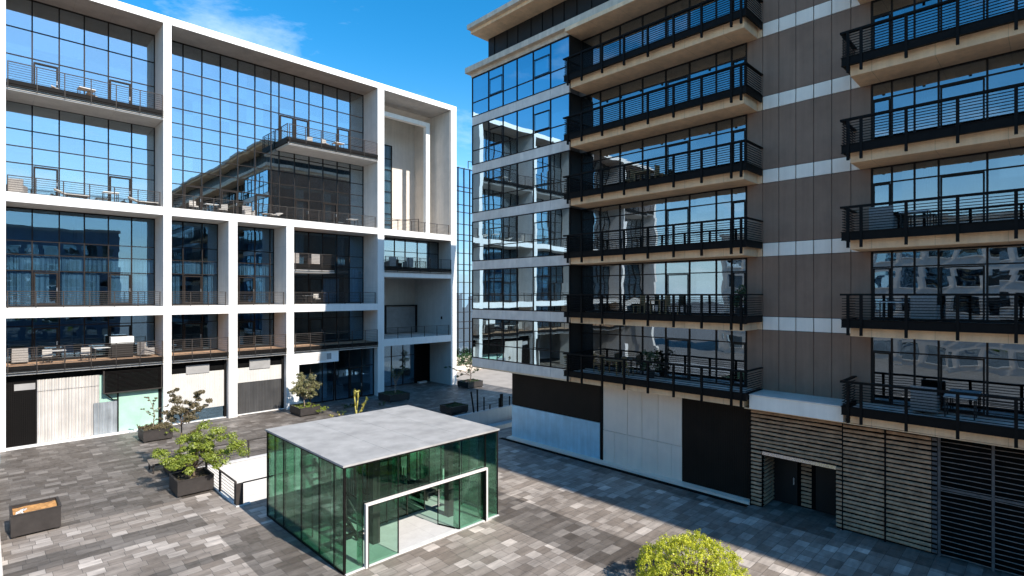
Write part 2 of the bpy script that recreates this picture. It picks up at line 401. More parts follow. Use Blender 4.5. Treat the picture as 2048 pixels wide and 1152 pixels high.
# a long low edge wall at the left border of the square
ew = thing('edge_wall', 'low pale concrete edge wall with grey coping running along the left border of the square', 'wall', (.1, 20, 0))
P(ew, 'wall_base', 'reveal', (-.5, .42, 8, 41.5, 0, .30))
P(ew, 'coping', 'spandrel', (-.56, .48, 7.9, 41.6, .302, .36))
P(ew, 'blue_end_cap', 'blue', (-.5, .70, 41.7, 43.2, 0, .55))

# ---------------------------------------------------------------- railings
def railing(root, axis, a, b, c, z, h=1.0, step=1.4, wires=7, mat='rail', ends=True, wr=.014, pr=.026, name='railing', hr=.032):
    """railing along axis ('x' or 'y') from a to b at the other coordinate c; sub-parts: handrail, posts"""
    def pt(t, zz): return (t, c, zz) if axis == 'x' else (c, t, zz)
    m = MB()
    for k in range(wires):
        zz = z + h * (k + .6) / (wires + .6)
        m.tube(pt(a, zz), pt(b, zz), wr, n=5)
    r = m.build(name, mat)
    if root: reparent(r, root)
    hm = MB().bar(pt(a, z + h), pt(b, z + h), hr * 2, hr * 1.4).build('handrail', mat); hm.parent = r
    n = max(1, round(abs(b - a) / step))
    for k in range(n + 1):
        t = a + (b - a) * k / n; t += (.03 if k == 0 else -.03 if k == n else 0) * (1 if b > a else -1)
        x, y, _ = pt(t, 0)
        B('post', mat, r, (x - pr, x + pr, y - pr, y + pr, z - .02, z + h))
    return r

# ---------------------------------------------------------------- white framed building (left)
YF, YG = 44.8, 47.5
WB = thing('apartment_building', 'white building with a deep gridded frame and blue glass on the left', 'building', (18, YF, 0))
COLS = [(-25.6, -25.0), (-16.9, -16.3), (-8.2, -7.6), (.41, 1.01), (9.21, 9.71), (26.46, 27.15), (35.16, 35.89)]
SUB = [(13.52, 14.15), (17.94, 18.56)]
ZT0, ZT1 = 28.97, 29.5
for x0, x1 in COLS:
    P(WB, 'column', 'white', (x0, x1, YF, YF + .02, 0, ZT0 - .002))
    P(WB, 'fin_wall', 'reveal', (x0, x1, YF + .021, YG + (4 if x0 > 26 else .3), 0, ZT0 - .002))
for x0, x1 in SUB:
    P(WB, 'column', 'white', (x0, x1, YF, YF + .02, 0, 15.198))
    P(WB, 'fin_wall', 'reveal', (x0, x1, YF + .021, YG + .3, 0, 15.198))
def beam(x0, x1, z0, z1, front='white', back='reveal', y1=YG + .3):
    P(WB, 'beam', front, (x0, x1, YF, YF + .02, z0, z1))
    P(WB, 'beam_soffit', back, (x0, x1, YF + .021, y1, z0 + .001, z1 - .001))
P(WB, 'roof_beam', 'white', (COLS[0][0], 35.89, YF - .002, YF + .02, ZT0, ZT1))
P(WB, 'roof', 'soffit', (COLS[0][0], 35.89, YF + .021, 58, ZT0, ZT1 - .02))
BAYS = [(-25.0, -16.9), (-16.3, -8.2), (-7.6, .41), (1.01, 9.21), (9.71, 26.46), (27.15, 35.16)]
for i, (x0, x1) in enumerate(BAYS):
    beam(x0, x1, 15.22, 15.80)
    if i < 5:
        if i == 4:
            for q in ((9.71, 13.52), (14.15, 17.94), (18.56, 26.46)): beam(q[0], q[1], 8.08, 8.70)
        else: beam(x0, x1, 8.08, 8.70)
# interior: floor plates, back wall, partitions
P(WB, 'inner_wall', 'interior', (-25, 35.1, 53.5, 53.7, 0, 28.9))
P(WB, 'side_wall', 'reveal', (35.4, 35.88, 51.6, 58, 0, ZT0 - .01), (-25.5, -25.1, YG + .4, 58, 0, ZT0 - .01))
P(WB, 'rear_wall', 'reveal', (-25, 35.3, 57.7, 58, 0, ZT0 - .01))
for z in (4.75, 8.35, 11.55, 15.5, 18.9, 22.3, 25.6):
    P(WB, 'floor_slab', 'intfloor', (-25, 26.9, YG + .35, 53.4, z, z + .25))
for x in (-21, -12.3, -3.6, 5.0, 9.4, 13.8, 18.2, 22.4, 26.8):
    P(WB, 'partition_wall', 'interior', (x, x + .12, YG + .4, 53.4, .05, 28.9))

def window(root, x0, x1, z0, z1, xs, zs, glassm, y=YG, doors=(), mw=.035, fr='dkframe', dh=2.2):
    """glazed bay: mullion grid as one mesh, one pane sheet, door leaves as sub-parts"""
    m = MB()
    m.box(x0, x1, y - .07, y + .06, z0, z0 + .07); m.box(x0, x1, y - .07, y + .06, z1 - .07, z1)
    m.box(x0, x0 + .06, y - .069, y + .059, z0 + .07, z1 - .07); m.box(x1 - .06, x1, y - .069, y + .059, z0 + .07, z1 - .07)
    for x in xs: m.box(x - mw, x + mw, y - .068, y + .05, z0 + .07, z1 - .07)
    for z in zs: m.box(x0 + .06, x1 - .06, y - .05, y + .045, z - mw * .8, z + mw * .8)
    w_ = m.build('window', fr); reparent(w_, root)
    p = B('pane', glassm, w_, (x0 + .02, x1 - .02, y, y + .012, z0 + .02, z1 - .02))
    for (a, b, zd) in doors:
        d = MB()
        d.box(a + .04, a + .13, y - .10, y - .071, z0 + .08, zd); d.box(b - .13, b - .04, y - .10, y - .071, z0 + .08, zd)
        d.box(a + .13, b - .13, y - .10, y - .071, zd - .09, zd); d.box(a + .13, b - .13, y - .10, y - .071, z0 + .08, z0 + .22)
        dd = d.build('door', fr, w_)
        MB().box(b - .12, b - .09, y - .15, y - .101, z0 + 1.0, z0 + 1.25).build('door_handle', 'steel', w_)
    return w_
bx1 = [2.34, 3.71, 5.05, 6.4, 7.77]
rep = lambda s: [x + s for x in bx1]
# three similar bays at the far left (two lie outside the picture and are seen mirrored) and the first one in view
for k, s in enumerate((-26.01, -17.31, -8.61, 0)):
    x0, x1 = 1.01 + s, 9.21 + s
    if s < 0: x1 = BAYS[k][1]; x0 = BAYS[k][0]
    xs = [q for q in rep(s) if x0 + .2 < q < x1 - .2]
    D = [(xs[0] + .02, xs[1] - .02), (xs[3] + .02, xs[4] - .02)]
    window(WB, x0, x1, 22.66, ZT0, xs, [25.1, 26.9], 'glassL', doors=[(a, b, 24.9) for a, b in D])
    window(WB, x0, x1, 15.84, 22.08, xs, [18.1, 19.2, 20.3], 'glassL', doors=[(a, b, 18.0) for a, b in D])
    window(WB, x0, x1, 8.74, 15.2, xs, [11.1, 12.15, 13.05], 'glassLow', doors=[(a, b, 11.0) for a, b in D])
    window(WB, x0, x1, 5.14, 8.06, xs, [7.45], 'glassLow', doors=[(a, b, 7.3) for a, b in D])
xm = [11.06, 12.37, 13.7, 15.02, 16.37, 17.69, 18.37, 19.71, 21.04, 22.35, 23.75, 25.06]
window(WB, 9.71, 26.46, 15.84, ZT0, xm, [18.05, 19.15, 20.25, 21.6, 22.7, 23.85, 25.3, 26.75], 'glassL',
       doors=[(11.08, 12.35, 18.0), (13.72, 15.0, 18.0), (16.39, 17.67, 18.0), (19.73, 21.02, 18.0), (22.37, 23.73, 18.0)])
dm = MB()
for a, b in ((18.39, 19.69), (19.73, 21.02), (23.77, 25.04)):
    dm = MB(); y = YG; z0 = 22.66; zd = 25.2
    dm.box(a + .04, a + .13, y - .10, y - .071, z0, zd); dm.box(b - .13, b - .04, y - .10, y - .071, z0, zd); dm.box(a + .13, b - .13, y - .10, y - .071, zd - .09, zd)
    reparent(dm.build('door', 'dkframe'), WB)
for (x0, x1, xs, dr) in ((9.71, 13.52, [11.05, 12.39], (11.07, 12.37)), (14.15, 17.94, [15.0, 16.36, 17.6], (15.02, 16.34)), (18.56, 26.46, [19.69, 21.0, 22.32, 23.7, 24.99], (21.02, 22.3))):
    window(WB, x0, x1, 8.74, 15.2, xs, [11.12, 12.15, 13.17], 'glassLow', doors=[(dr[0], dr[1], 11.0)])
    window(WB, x0, x1, 5.14, 8.06, xs, [7.4], 'glassLow', doors=[(dr[0], dr[1], 7.3)])

# curtains drawn behind the glass
def curtain(x0, x1, z0, z1, y=YG + .16, mat='curtain'):
    m = MB(); n = max(4, int((x1 - x0) / .06)); i0 = 0
    for k in range(n + 1):
        x = x0 + (x1 - x0) * k / n; yy = y + .035 * math.sin(x * 42) + .02 * math.sin(x * 17)
        m.v += [(x, yy, z0), (x, yy, z1)]
    for k in range(n): m.f.append((2 * k, 2 * k + 2, 2 * k + 3, 2 * k + 1))
    reparent(m.build('curtain', mat), WB)
for a, b, z0, z1 in ((1.1, 2.3, 8.8, 11.0), (2.4, 3.2, 8.8, 11.0), (3.8, 5.9, 8.8, 11.0), (6.4, 7.6, 8.8, 11.0), (7.9, 8.8, 8.8, 11.0),
                     (1.1, 9.1, 11.15, 12.1), (9.8, 13.4, 11.15, 12.1), (14.2, 17.8, 11.15, 12.1),
                     (9.8, 10.9, 8.8, 11.0), (12.4, 13.2, 8.8, 11.0), (14.2, 14.8, 8.8, 11.0), (16.5, 17.3, 8.8, 11.0), (22.4, 24.0, 8.8, 11.0), (25.0, 26.0, 8.8, 12.0),
                     (19.8, 20.6, 12.3, 15.0), (23.7, 24.6, 12.3, 15.0),
                     (16.5, 17.4, 15.9, 18.9), (19.8, 20.6, 15.9, 18.9), (22.4, 23.2, 15.9, 18.9), (24.0, 25.0, 15.9, 18.9), (13.8, 14.3, 15.9, 18.0)):
    curtain(a, b, z0, z1)

# balconies of the white building
def balcony_left(x0, x1, zb, zt, zrail, y0=YF - .12, label=None, ret=False, endpost=False):
    """zb..zt steel edge beam, floor plate behind it, railing on top"""
    m = MB().box(x0, x1, y0 + .12, YG - .08, zb - .10, zt - .03)
    b = reparent(m.build('balcony', 'reveal'), WB)
    B('deck', 'timber', b, (x0, x1, y0 + .13, YG - .09, zt - .028, zt + .0))
    e = MB(); hh = (zt - zb)
    e.box(x0 - (.12 if ret else 0), x1, y0, y0 + .118, zt - hh * .45, zt + .02); e.box(x0, x1, y0 + .03, y0 + .118, zb + hh * .3, zb + hh * .5)
    e.tube((x0, y0 + .03, zb + .03), (x1, y0 + .03, zb + .03), .03)
    if ret: e.box(x0 - .12, x0 - .002, y0 + .119, YG - .08, zb + .05, zt + .02)
    e.build('edge_beam', 'black', b)
    r = railing(None, 'x', x0 + .04, x1 - .04, y0 + .03, zt, zrail - zt, step=1.36); r.parent = b
    if ret:
        r2 = railing(None, 'y', y0 + .05, YG - .1, x0 - .08, zt, zrail - zt, step=1.3); r2.parent = b
    hang = MB()
    n = max(1, round((x1 - x0) / 1.36))
    for k in range(n + 1):
        x = x0 + .07 + (x1 - x0 - .14) * k / n; hang.box(x - .02, x + .02, y0 - .022, y0 - .002, zb - .02, zt)
    hang.build('hanger', 'rail', b)
    return b
balcony_left(1.03, 9.19, 22.12, 22.62, 23.72)
balcony_left(18.1, 26.44, 22.12, 22.62, 23.72, ret=True)
for k, s in enumerate((-26.01, -17.31, -8.61)):
    balcony_left(BAYS[k][0] + .02, BAYS[k][1] - .02, 22.12, 22.62, 23.72)
for x0, x1 in ((-16.28, -8.22), (-7.58, .39), (1.03, 9.19), (9.73, 13.5), (14.17, 17.92), (18.58, 26.44)):
    balcony_left(x0, x1, 4.66, 5.10, 6.24)
balcony_left(18.58, 22.15, 11.52, 12.10, 13.02)
balcony_left(27.17, 35.14, 11.70, 12.20, 13.18)
for x0, x1, z in ((1.01, 9.21, 8.70), (9.71, 13.52, 8.70), (14.15, 17.94, 8.70), (18.56, 26.46, 8.70),
                  (-7.6, .41, 8.70), (-7.6, .41, 15.80), (-16.3, -8.2, 15.80), (1.01, 9.21, 15.80), (9.71, 26.46, 15.80), (27.15, 35.16, 15.80), (27.15, 35.16, 5.30)):
    railing(WB, 'x', x0 + .05, x1 - .15, YF + .16, z, 1.03, step=1.42)
# last bay: open loggias
P(WB, 'soffit_panel', 'beige', (27.152, 35.158, YG + .8, 51.4, 28.90, 28.96))
P(WB, 'loggia_wall', 'beige', (27.2, 35.158, 51.5, 51.8, .0, 28.95))
P(WB, 'loggia_side_wall', 'beige', (35.12, 35.159, YF + .15, 51.49, 15.81, 28.89))
P(WB, 'loggia_floor', 'reveal', (27.152, 35.158, YG + .3, 51.49, 15.3, 15.79))
P(WB, 'portal_beam', 'white', (27.152, 34.4, YG, YG + .5, 27.58, 28.02))
P(WB, 'portal_post', 'white', (33.9, 34.398, YG + .01, YG + .49, 15.81, 27.578))
w_ = window(WB, 27.3, 32.1, 15.85, 25.9, [28.4, 29.6, 30.9], [17.2, 18.4, 19.6, 20.8, 22, 23.2, 24.4], 'glassLow', y=51.4)
P(WB, 'loggia_wall', 'soffit', (27.152, 35.158, 51.0, 51.3, 5.4, 11.2)) if False else None
P(WB, 'slab', 'reveal', (27.152, 35.158, YF + .03, YG + .5, 11.22, 11.68))
P(WB, 'slab_edge', 'white', (27.152, 35.158, YF + .002, YF + .028, 11.24, 11.67))
window(WB, 27.152, 35.158, 12.1, 15.2, [28.4, 29.65, 30.92, 32.41, 33.91], [13.9], 'glassR', y=47.0)
P(WB, 'beam', 'white', (27.152, 35.158, YF, YF + .02, 4.62, 5.30))
P(WB, 'slab', 'reveal', (27.152, 35.158, YF + .021, 51.49, 4.63, 5.28))
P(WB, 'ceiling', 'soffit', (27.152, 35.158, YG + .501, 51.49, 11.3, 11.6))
window(WB, 27.3, 30.6, 5.35, 11.2, [28.4, 29.5], [7.2, 9.2], 'glassLow', y=51.3)
m = MB(); yy = 51.2
m.box(32.0, 32.15, yy - .1, yy + .2, 5.3, 8.3); m.box(36.0, 36.0, yy, yy, 5.3, 5.3)
m = MB(); yy = 50.9
for a in ((31.0, 31.14, 5.3, 8.4), (35.0, 35.12, 5.3, 8.4), (31.14, 35.0, 8.28, 8.4)): m.box(a[0], a[1], yy, yy + .25, a[2], a[3])
reparent(m.build('doorway_frame', 'dkframe'), WB)
P(WB, 'door_leaf', 'signgrey', (31.2, 33.0, 51.0, 51.06, 5.35, 8.2), (33.05, 34.95, 51.1, 51.16, 5.35, 8.2))
m = MB().bar((28.9, 47.9, 17.0), (33.2, 47.9, 17.6), .07, .07).bar((33.2, 47.9, 15.82), (33.2, 47.9, 17.62), .08, .08).bar((29.0, 47.9, 15.82), (29.0, 47.9, 17.0), .08, .08)
reparent(m.build('sloping_handrail', 'rail'), WB)
# wall lamp on the inner side wall
P(WB, 'wall_lamp', 'black', (35.09, 35.158, 46.3, 46.5, 6.9, 7.2))
# ground floor of the last bay: deep portico with glass behind
window(WB, 27.2, 33.2, .02, 4.6, [28.8, 30.3, 31.7], [3.1], 'glassLow', y=48.6)
P(WB, 'doorway_shade_slab', 'dark', (33.2, 35.1, 48.5, 48.7, .02, 4.6))  # solid black slab, the shade of a doorway put into its colour
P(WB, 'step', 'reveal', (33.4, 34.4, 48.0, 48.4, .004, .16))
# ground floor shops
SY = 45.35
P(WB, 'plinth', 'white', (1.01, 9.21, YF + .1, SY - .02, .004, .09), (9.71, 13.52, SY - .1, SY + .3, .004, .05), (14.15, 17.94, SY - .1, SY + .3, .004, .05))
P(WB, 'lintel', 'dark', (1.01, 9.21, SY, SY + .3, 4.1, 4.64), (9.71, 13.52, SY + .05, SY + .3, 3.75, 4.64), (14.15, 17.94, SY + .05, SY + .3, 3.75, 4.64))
# perforated black grille
m = MB()
x = 1.05
while x < 2.42: m.box(x, x + .05, SY, SY + .03, .10, 4.1); x += .10
z = .12
while z < 4.1: m.box(1.03, 2.42, SY + .031, SY + .05, z, z + .05); z += .11
gr = reparent(m.build('security_grille', 'black'), WB)
B('backing', 'dark', gr, (1.03, 2.42, SY + .12, SY + .16, .1, 4.1))
B('signboard', 'signgrey', gr, (1.4, 2.38, SY - .03, SY - .003, 3.55, 3.95))
# real corrugated sheets
def corrugated(name, mat, x0, x1, z0, z1, y, pitch=.17, amp=.05):
    m = MB(); n = int((x1 - x0) / pitch * 6)
    for k in range(n + 1):
        x = x0 + (x1 - x0) * k / n; yy = y + amp * math.sin(2 * math.pi * x / pitch)
        m.v += [(x, yy, z0), (x, yy, z1)]
    for k in range(n): m.f.append((2 * k, 2 * k + 2, 2 * k + 3, 2 * k + 1))
    return reparent(m.build(name, mat), WB)
M['corr2'] = mottled('white_sheet_metal', (.60, .565, .525), .10, 1.1, .5, 0, .05, streak=.20)
M['corrg2'] = mottled('galvanised_sheet', (.40, .43, .45), .18, 1.3, .42, .3, .05, streak=.3)
M['shut2'] = mottled('white_shutter_paint', (.60, .575, .535), .05, 1.1, .5, 0, .05, streak=.08)
M['shutd2'] = mottled('charcoal_shutter_paint', (.085, .082, .08), .2, .9, .45, .3, .05, streak=.2)
corrugated('corrugated_sheet', 'corr2', 2.46, 5.62, .1, 3.62, SY - .02)
corrugated('corrugated_sheet', 'corr2', 2.46, 5.62, 3.40, 4.12, SY - .07)
corrugated('corrugated_sheet', 'corrg2', 5.30, 6.58, .1, 2.25, SY - .08, .15, .022)
P(WB, 'green_shop_glass', 'greenpanel', (5.6, 6.6, SY + .05, SY + .08, .1, 4.1), (6.68, 9.0, SY + .0, SY + .03, .1, 4.1))
P(WB, 'shop_mullion', 'black', (6.6, 6.68, SY - .06, SY + .06, .08, 4.1), (9.0, 9.2, SY - .02, SY + .2, .08, 4.1))
m = MB()
z = 2.92
while z < 4.35: m.box(5.85, 9.1, YF + .15, YF + .42, z, z + .035); z += .085
sh = reparent(m.build('louvred_awning', 'black'), WB)
B('awning_frame', 'rail', sh, (5.78, 5.85, YF + .12, YF + .46, 2.86, 4.38), (9.1, 9.17, YF + .12, YF + .46, 2.86, 4.38), (5.85, 9.1, YF + .12, YF + .46, 2.83, 2.9))
MB().tube((5.9, YF + .3, 2.85), (6.35, YF + .5, 2.35), .04).tube((6.35, YF + .5, 2.35), (6.62, SY - .05, 2.3), .04).build('stay', 'black', sh)
corrugated('roller_shutter', 'shut2', 9.75, 13.35, .92, 3.70, SY + .0, .12, .016)
P(WB, 'shop_glass', 'glassLow', (9.75, 13.35, SY + .1, SY + .12, .06, .92))
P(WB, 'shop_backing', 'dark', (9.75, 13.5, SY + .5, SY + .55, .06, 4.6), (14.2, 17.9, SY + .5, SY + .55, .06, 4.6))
P(WB, 'signboard', 'signgrey', (10.75, 12.3, SY - .06, SY + .04, 3.62, 4.25))
P(WB, 'shop_mullion', 'black', (13.35, 13.51, SY - .05, SY + .3, .06, 4.6), (17.72, 17.93, SY - .05, SY + .3, .06, 4.6))
corrugated('roller_shutter', 'shut2', 14.2, 17.72, 2.55, 3.72, SY + .0, .12, .016)
corrugated('roller_shutter', 'shutd2', 14.2, 17.72, .08, 2.53, SY + .05, .12, .016)
P(WB, 'signboard', 'signgrey', (15.2, 16.8, SY - .08, SY + .04, 3.55, 4.30))
# shop in the wide bay
P(WB, 'fascia_board', 'white', (18.56, 22.55, YF + .03, YF + .22, 3.62, 4.62))
m = MB()
for k in range(9): m.box(19.1, 21.4, YF - .005, YF + .028, 3.84 + k * .07, 3.87 + k * .07)
reparent(m.build('air_grille', 'spandrel'), WB)
P(WB, 'vent', 'signgrey', (21.45, 21.85, YF - .01, YF + .028, 3.88, 4.4))
P(WB, 'shop_pier', 'white', (18.56, 19.0, YF + .03, YF + .5, .0, 3.618)); P(WB, 'shop_pier', 'white', (21.95, 22.5, 47.0, 47.4, .0, 3.618))
window(WB, 19.0, 22.5, .04, 3.6, [20.3, 21.4], [], 'glassLow', y=45.6)
window(WB, 22.56, 26.44, .04, 4.6, [23.9, 25.2], [2.9], 'glassLow', y=45.5, doors=[(23.92, 25.18, 2.8)])
P(WB, 'lintel', 'dark', (9.71, 26.46, 46.9, 47.1, 4.3, 4.64))
P(WB, 'shop_floor', 'reveal', (19.0, 26.4, 45.7, 53.4, .01, .10))

# ---------------------------------------------------------------- right building
XW, XG, XR, XS, XL = 24.4, 25.5, 23.6, 23.95, 24.8
Y_A0, Y_A1, Y_WF = 9.47, 19.93, 28.71
S, Z0 = 3.355, 4.55
RB = thing('office_building', 'brown clad building with a glass corner wing and dark balconies on the right', 'building', (30, 8, 0))
YN = -36.0
slab = lambda n: Z0 + S * n
# core and interiors
P(RB, 'inner_wall', 'interior', (31, 31.3, YN + .2, Y_WF - .5, Z0, 24.8))
for n in range(7):
    z = slab(n)
    P(RB, 'floor_slab', 'interior', (XG + .15, 37, YN + .1, Y_A1 + .3, z + .02, z + .6), (XW + .12, 37, Y_A1 + .302, Y_WF - .12, z + .02, z + .6))
for y in (-8, -2.1, 2.5, 6.2, 9.9, 13.2, 16.6, 20.2, 23.8, 28.4):
    P(RB, 'partition_wall', 'interior', (XG + .3, 31, y, y + .15, Z0 + .6, 24.7))
P(RB, 'end_wall', 'brown', (XW + .1, 37, Y_WF - .1, Y_WF, Z0, 24.9), (XG + .1, 37, YN, YN + .1, 0, 24.9))
P(RB, 'rear_wall', 'brown', (36.9, 37.0, YN + .1, Y_WF - .1, 0, 24.9))
# corner wing: ribbon windows and spandrels
ym = [Y_A1 + .02, 21.43, 22.86, 24.28, 25.58, 26.99, Y_WF - .02]
def ywin(root, y0, y1, z0, z1, ys, zs, glassm, x, sash=(), parts=(), fr='dkframe', dy=.03):
    m = MB()
    m.box(x - .03, x + .09, y0, y1, z0, z0 + .06); m.box(x - .03, x + .09, y0, y1, z1 - .06, z1)
    m.box(x - .029, x + .089, y0, y0 + .06, z0 + .06, z1 - .06); m.box(x - .029, x + .089, y1 - .06, y1, z0 + .06, z1 - .06)
    for y in ys: m.box(x - .04, x + .08, y - dy, y + dy, z0 + .06, z1 - .06)
    for (a, b, z) in zs: m.box(x - .028, x + .07, a, b, z - .025, z + .025)
    w_ = reparent(m.build('window', fr), root)
    B('pane', glassm, w_, (x + .01, x + .022, y0 + .02, y1 - .02, z0 + .02, z1 - .02))
    for (a, b, za, zb) in sash:
        d = MB(); q = .05
        d.box(x - .05, x - .0405, a + q, b - q, za, za + q); d.box(x - .05, x - .0405, a + q, b - q, zb - q, zb)
        d.box(x - .05, x - .0405, a, a + q, za, zb); d.box(x - .05, x - .0405, b - q, b, za, zb)
        d.build('sash', fr, w_)
    return w_
for n in range(6):
    z0, z1 = slab(n) + .58, slab(n + 1)
    zt = z0 + 1.0
    zs = [(ym[0], ym[-1], zt)]
    sash = [(21.48, 22.81, zt + .06, z1 - .62), (25.63, 26.94, zt + .06, z1 - .62)]
    ywin(RB, Y_A1, Y_WF, z0 + .003, z1 - .003, ym[1:-1], zs, 'glassW', XW, sash, dy=.022)
    m = MB()
    for a, b in zip(ym[:-1], ym[1:]): m.box(XW - .02, XW + .1, a + .01, b - .01, slab(n), z0)
    reparent(m.build('spandrel_band', 'spandrel'), RB)
P(RB, 'wing_soffit', 'tan', (XW - .02, 37, Y_A1, Y_WF, Z0 - .10, Z0 - .003))
# side wall of the wing facing the balcony
for n in range(6):
    z0, z1 = slab(n) + .58, slab(n + 1)
    P(RB, 'side_panel', 'darkclad', (XW + .1, XG, Y_A1 - .0, Y_A1 + .08, z0, z1 - .002))
# recessed glass, balcony stacks
GA = [19.09, 18.56, 17.22, 15.77, 14.38, 13.05, 11.66, 10.9]
def bay_glass(y0, y1, ys, n, doors, yshift=0):
    z0, z1 = slab(n) + .62, slab(n + 1) - .002
    zt = z0 + 2.08
    sash = [(a, b, z0 + .05, zt - .04) for a, b in doors]
    ywin(RB, y0, y1, z0, z1, ys, [(y0, y1, zt)], 'glassR', XG, sash, dy=.03)
for n in range(6):
    bay_glass(10.18, Y_A1 - .002, GA[1:], n, [(10.25, 10.85), (13.1, 14.3)])
    bay_glass(-3.3, 5.24, [4.55, 3.83, 3.1, 1.73, .3, -1.1, -2.4], n, [(4.6, 5.18), (1.8, 3.05)])
def added_curtain(y0, y1, z0, z1, mat='curtainY', x=XG + .14):
    m = MB(); n = max(4, int((y1 - y0) / .06))
    for k in range(n + 1):
        y = y0 + (y1 - y0) * k / n; xx = x + .03 * math.sin(y * 40) + .02 * math.sin(y * 15)
        m.v += [(xx, y, z0), (xx, y, z1)]
    for k in range(n): m.f.append((2 * k, 2 * k + 2, 2 * k + 3, 2 * k + 1))
    reparent(m.build('curtain', mat), RB)
rnd = random.Random(31)  # added curtains; their pale strips stand in for reflections in the recessed glass
for n in range(6):
    z0, z1 = slab(n) + .64, slab(n + 1) - .02
    for a, b in ((18.6, 19.9), (15.8, 17.2), (13.1, 14.3), (10.3, 11.6), (4.6, 5.2), (3.15, 3.8), (.4, 1.7)):
        if rnd.random() < .5: added_curtain(a + .03, b - rnd.uniform(.05, .5), z0 if rnd.random() < .6 else z1 - rnd.uniform(.5, 1.3), z1)
# brown cladding between and beyond the balconies
def cladding(ys, n, top=None):
    z0, z1 = slab(n) + .62, slab(n + 1)
    m = MB()
    for a, b in zip(ys[:-1], ys[1:]): m.box(XG - .02, XG + .08, min(a, b) + .011, max(a, b) - .011, z0 + .01, z1 - .012)
    reparent(m.build('cladding_panels', 'brown'), RB)
    m = MB()
    for a, b in zip(ys[:-1], ys[1:]): m.box(XG - .03, XG + .08, min(a, b) + .02, max(a, b) - .02, z1 + .01, z1 + .60)
    reparent(m.build('pale_band', 'paleclad'), RB)
    B_ = MB().box(XG + .081, XG + .14, min(ys), max(ys), z0 - .62, z1 + .6); reparent(B_.build('joint_backing', 'dark'), RB)
yc = [10.17, 9.46, 8.76, 8.05, 7.34, 6.65, 5.95, 5.245]
for n in range(6):
    z0, z1 = slab(n) + .62, slab(n + 1)
    m = MB()
    for a, b in zip(yc[:-1], yc[1:]): m.box(XG - .02, XG + .08, b + .011, a - .011, z0 + .004 - (0 if n else .5), z1 - .012)
    reparent(m.build('cladding_panels', 'brown'), RB)
    if n:
        m = MB()
        for a, b in zip(yc[1:-1], yc[2:]): m.box(XG - .03, XG + .08, b + .02, a - .02, slab(n) + .01, slab(n) + .60)
        reparent(m.build('pale_band', 'paleclad'), RB)
        P(RB, 'band_return', 'tan', (XG - .025, XG + .08, 9.48, 10.17, slab(n) + .01, slab(n) + .6))
P(RB, 'joint_backing', 'dark', (XG + .085, XG + .14, 5.2, 10.17, Z0, 24.6))
yd = [-3.32 - .705 * k for k in range(8)]
for n in range(6):
    z0, z1 = slab(n) + .62, slab(n + 1)
    m = MB(); m2 = MB()
    for a, b in zip(yd[:-1], yd[1:]): m.box(XG - .02, XG + .08, b + .011, a - .011, z0, z1 - .012); m2.box(XG - .03, XG + .08, b + .02, a - .02, slab(n) + .01, slab(n) + .6)
    reparent(m.build('cladding_panels', 'brown'), RB); reparent(m2.build('pale_band', 'paleclad'), RB)
    bay_glass(YN + .1, yd[-1] - .01, [-9.6 - 1.41 * k for k in range(19)], n, [])
# balconies
def balcony_right(y0, y1, n, posts, ends=(True, True)):
    z = slab(n); ya, yb = y0 + .22, y1 - .22        # concrete slab inside the steel edge
    sl = reparent(MB().box(XS, XG - .035, ya, yb, z, z + .56).build('balcony', 'tan'), RB)
    B('deck', 'spandrel', sl, (XS + .03, XG - .035, ya + .03, yb - .03, z + .562, z + .60))
    e = MB()
    e.box(XR, XR + .10, y0, y1, z + .36, z + .64)
    e.box(XR - .03, XR + .16, y0 - .02, y1 + .02, z + .641, z + .665)
    e.box(XR - .02, XR + .14, y0 - .01, y1 + .01, z + .335, z + .359)
    e.box(XR + .101, XG - .04, y0, y0 + .08, z + .36, z + .64); e.box(XR + .101, XG - .04, y1 - .08, y1, z + .36, z + .64)
    e.box(XR + .161, XG - .04, y0 - .02, y0 + .12, z + .641, z + .665); e.box(XR + .161, XG - .04, y1 - .12, y1 + .02, z + .641, z + .665)
    e.build('edge_beam', 'black', sl)
    zt = z + 1.62
    h = MB().box(XR - .05, XR + .13, y0 - .04, y1 + .04, zt - .05, zt + .025)
    h.box(XR + .131, XG - .04, y0 - .04, y0 + .1, zt - .029, zt + .019); h.box(XR + .131, XG - .04, y1 - .1, y1 + .04, zt - .029, zt + .019)
    h.build('handrail', 'black', sl)
    r = MB()
    for k in range(8):
        zz = z + .74 + k * .103
        r.box(XR + .02, XR + .05, y0 + .01, y1 - .01, zz - .0125, zz + .0125)
        r.box(XR + .05, XG - .05, y0 + .02, y0 + .05, zz - .0125, zz + .0125); r.box(XR + .05, XG - .05, y1 - .05, y1 - .02, zz - .0125, zz + .0125)
    r.build('railing', 'black', sl)
    for y in posts:
        B('post', 'black', sl, (XR - .045, XR + .06, y - .045, y + .045, z + .05, zt - .031))
    return sl
PA = [19.44, 18.45, 17.07, 15.69, 14.3, 12.9, 11.49, 10.11, 9.68]
PB = [5.61, 5.18, 3.79, 2.36, .91, -.5, -1.9, -3.3]
for n in range(6):
    balcony_right(Y_A0, 19.72, n, PA)
    balcony_right(-3.75, 5.83, n, PB)
# parapet block between the lowest balconies
pb = reparent(MB().box(XS - .03, XG - .022, 5.85, 9.45, Z0 - .02, 5.12).build('parapet_block', 'paleclad'), RB)
B('coping', 'spandrel', pb, (XS - .07, XG - .022, 5.85, 9.455, 5.121, 5.165))
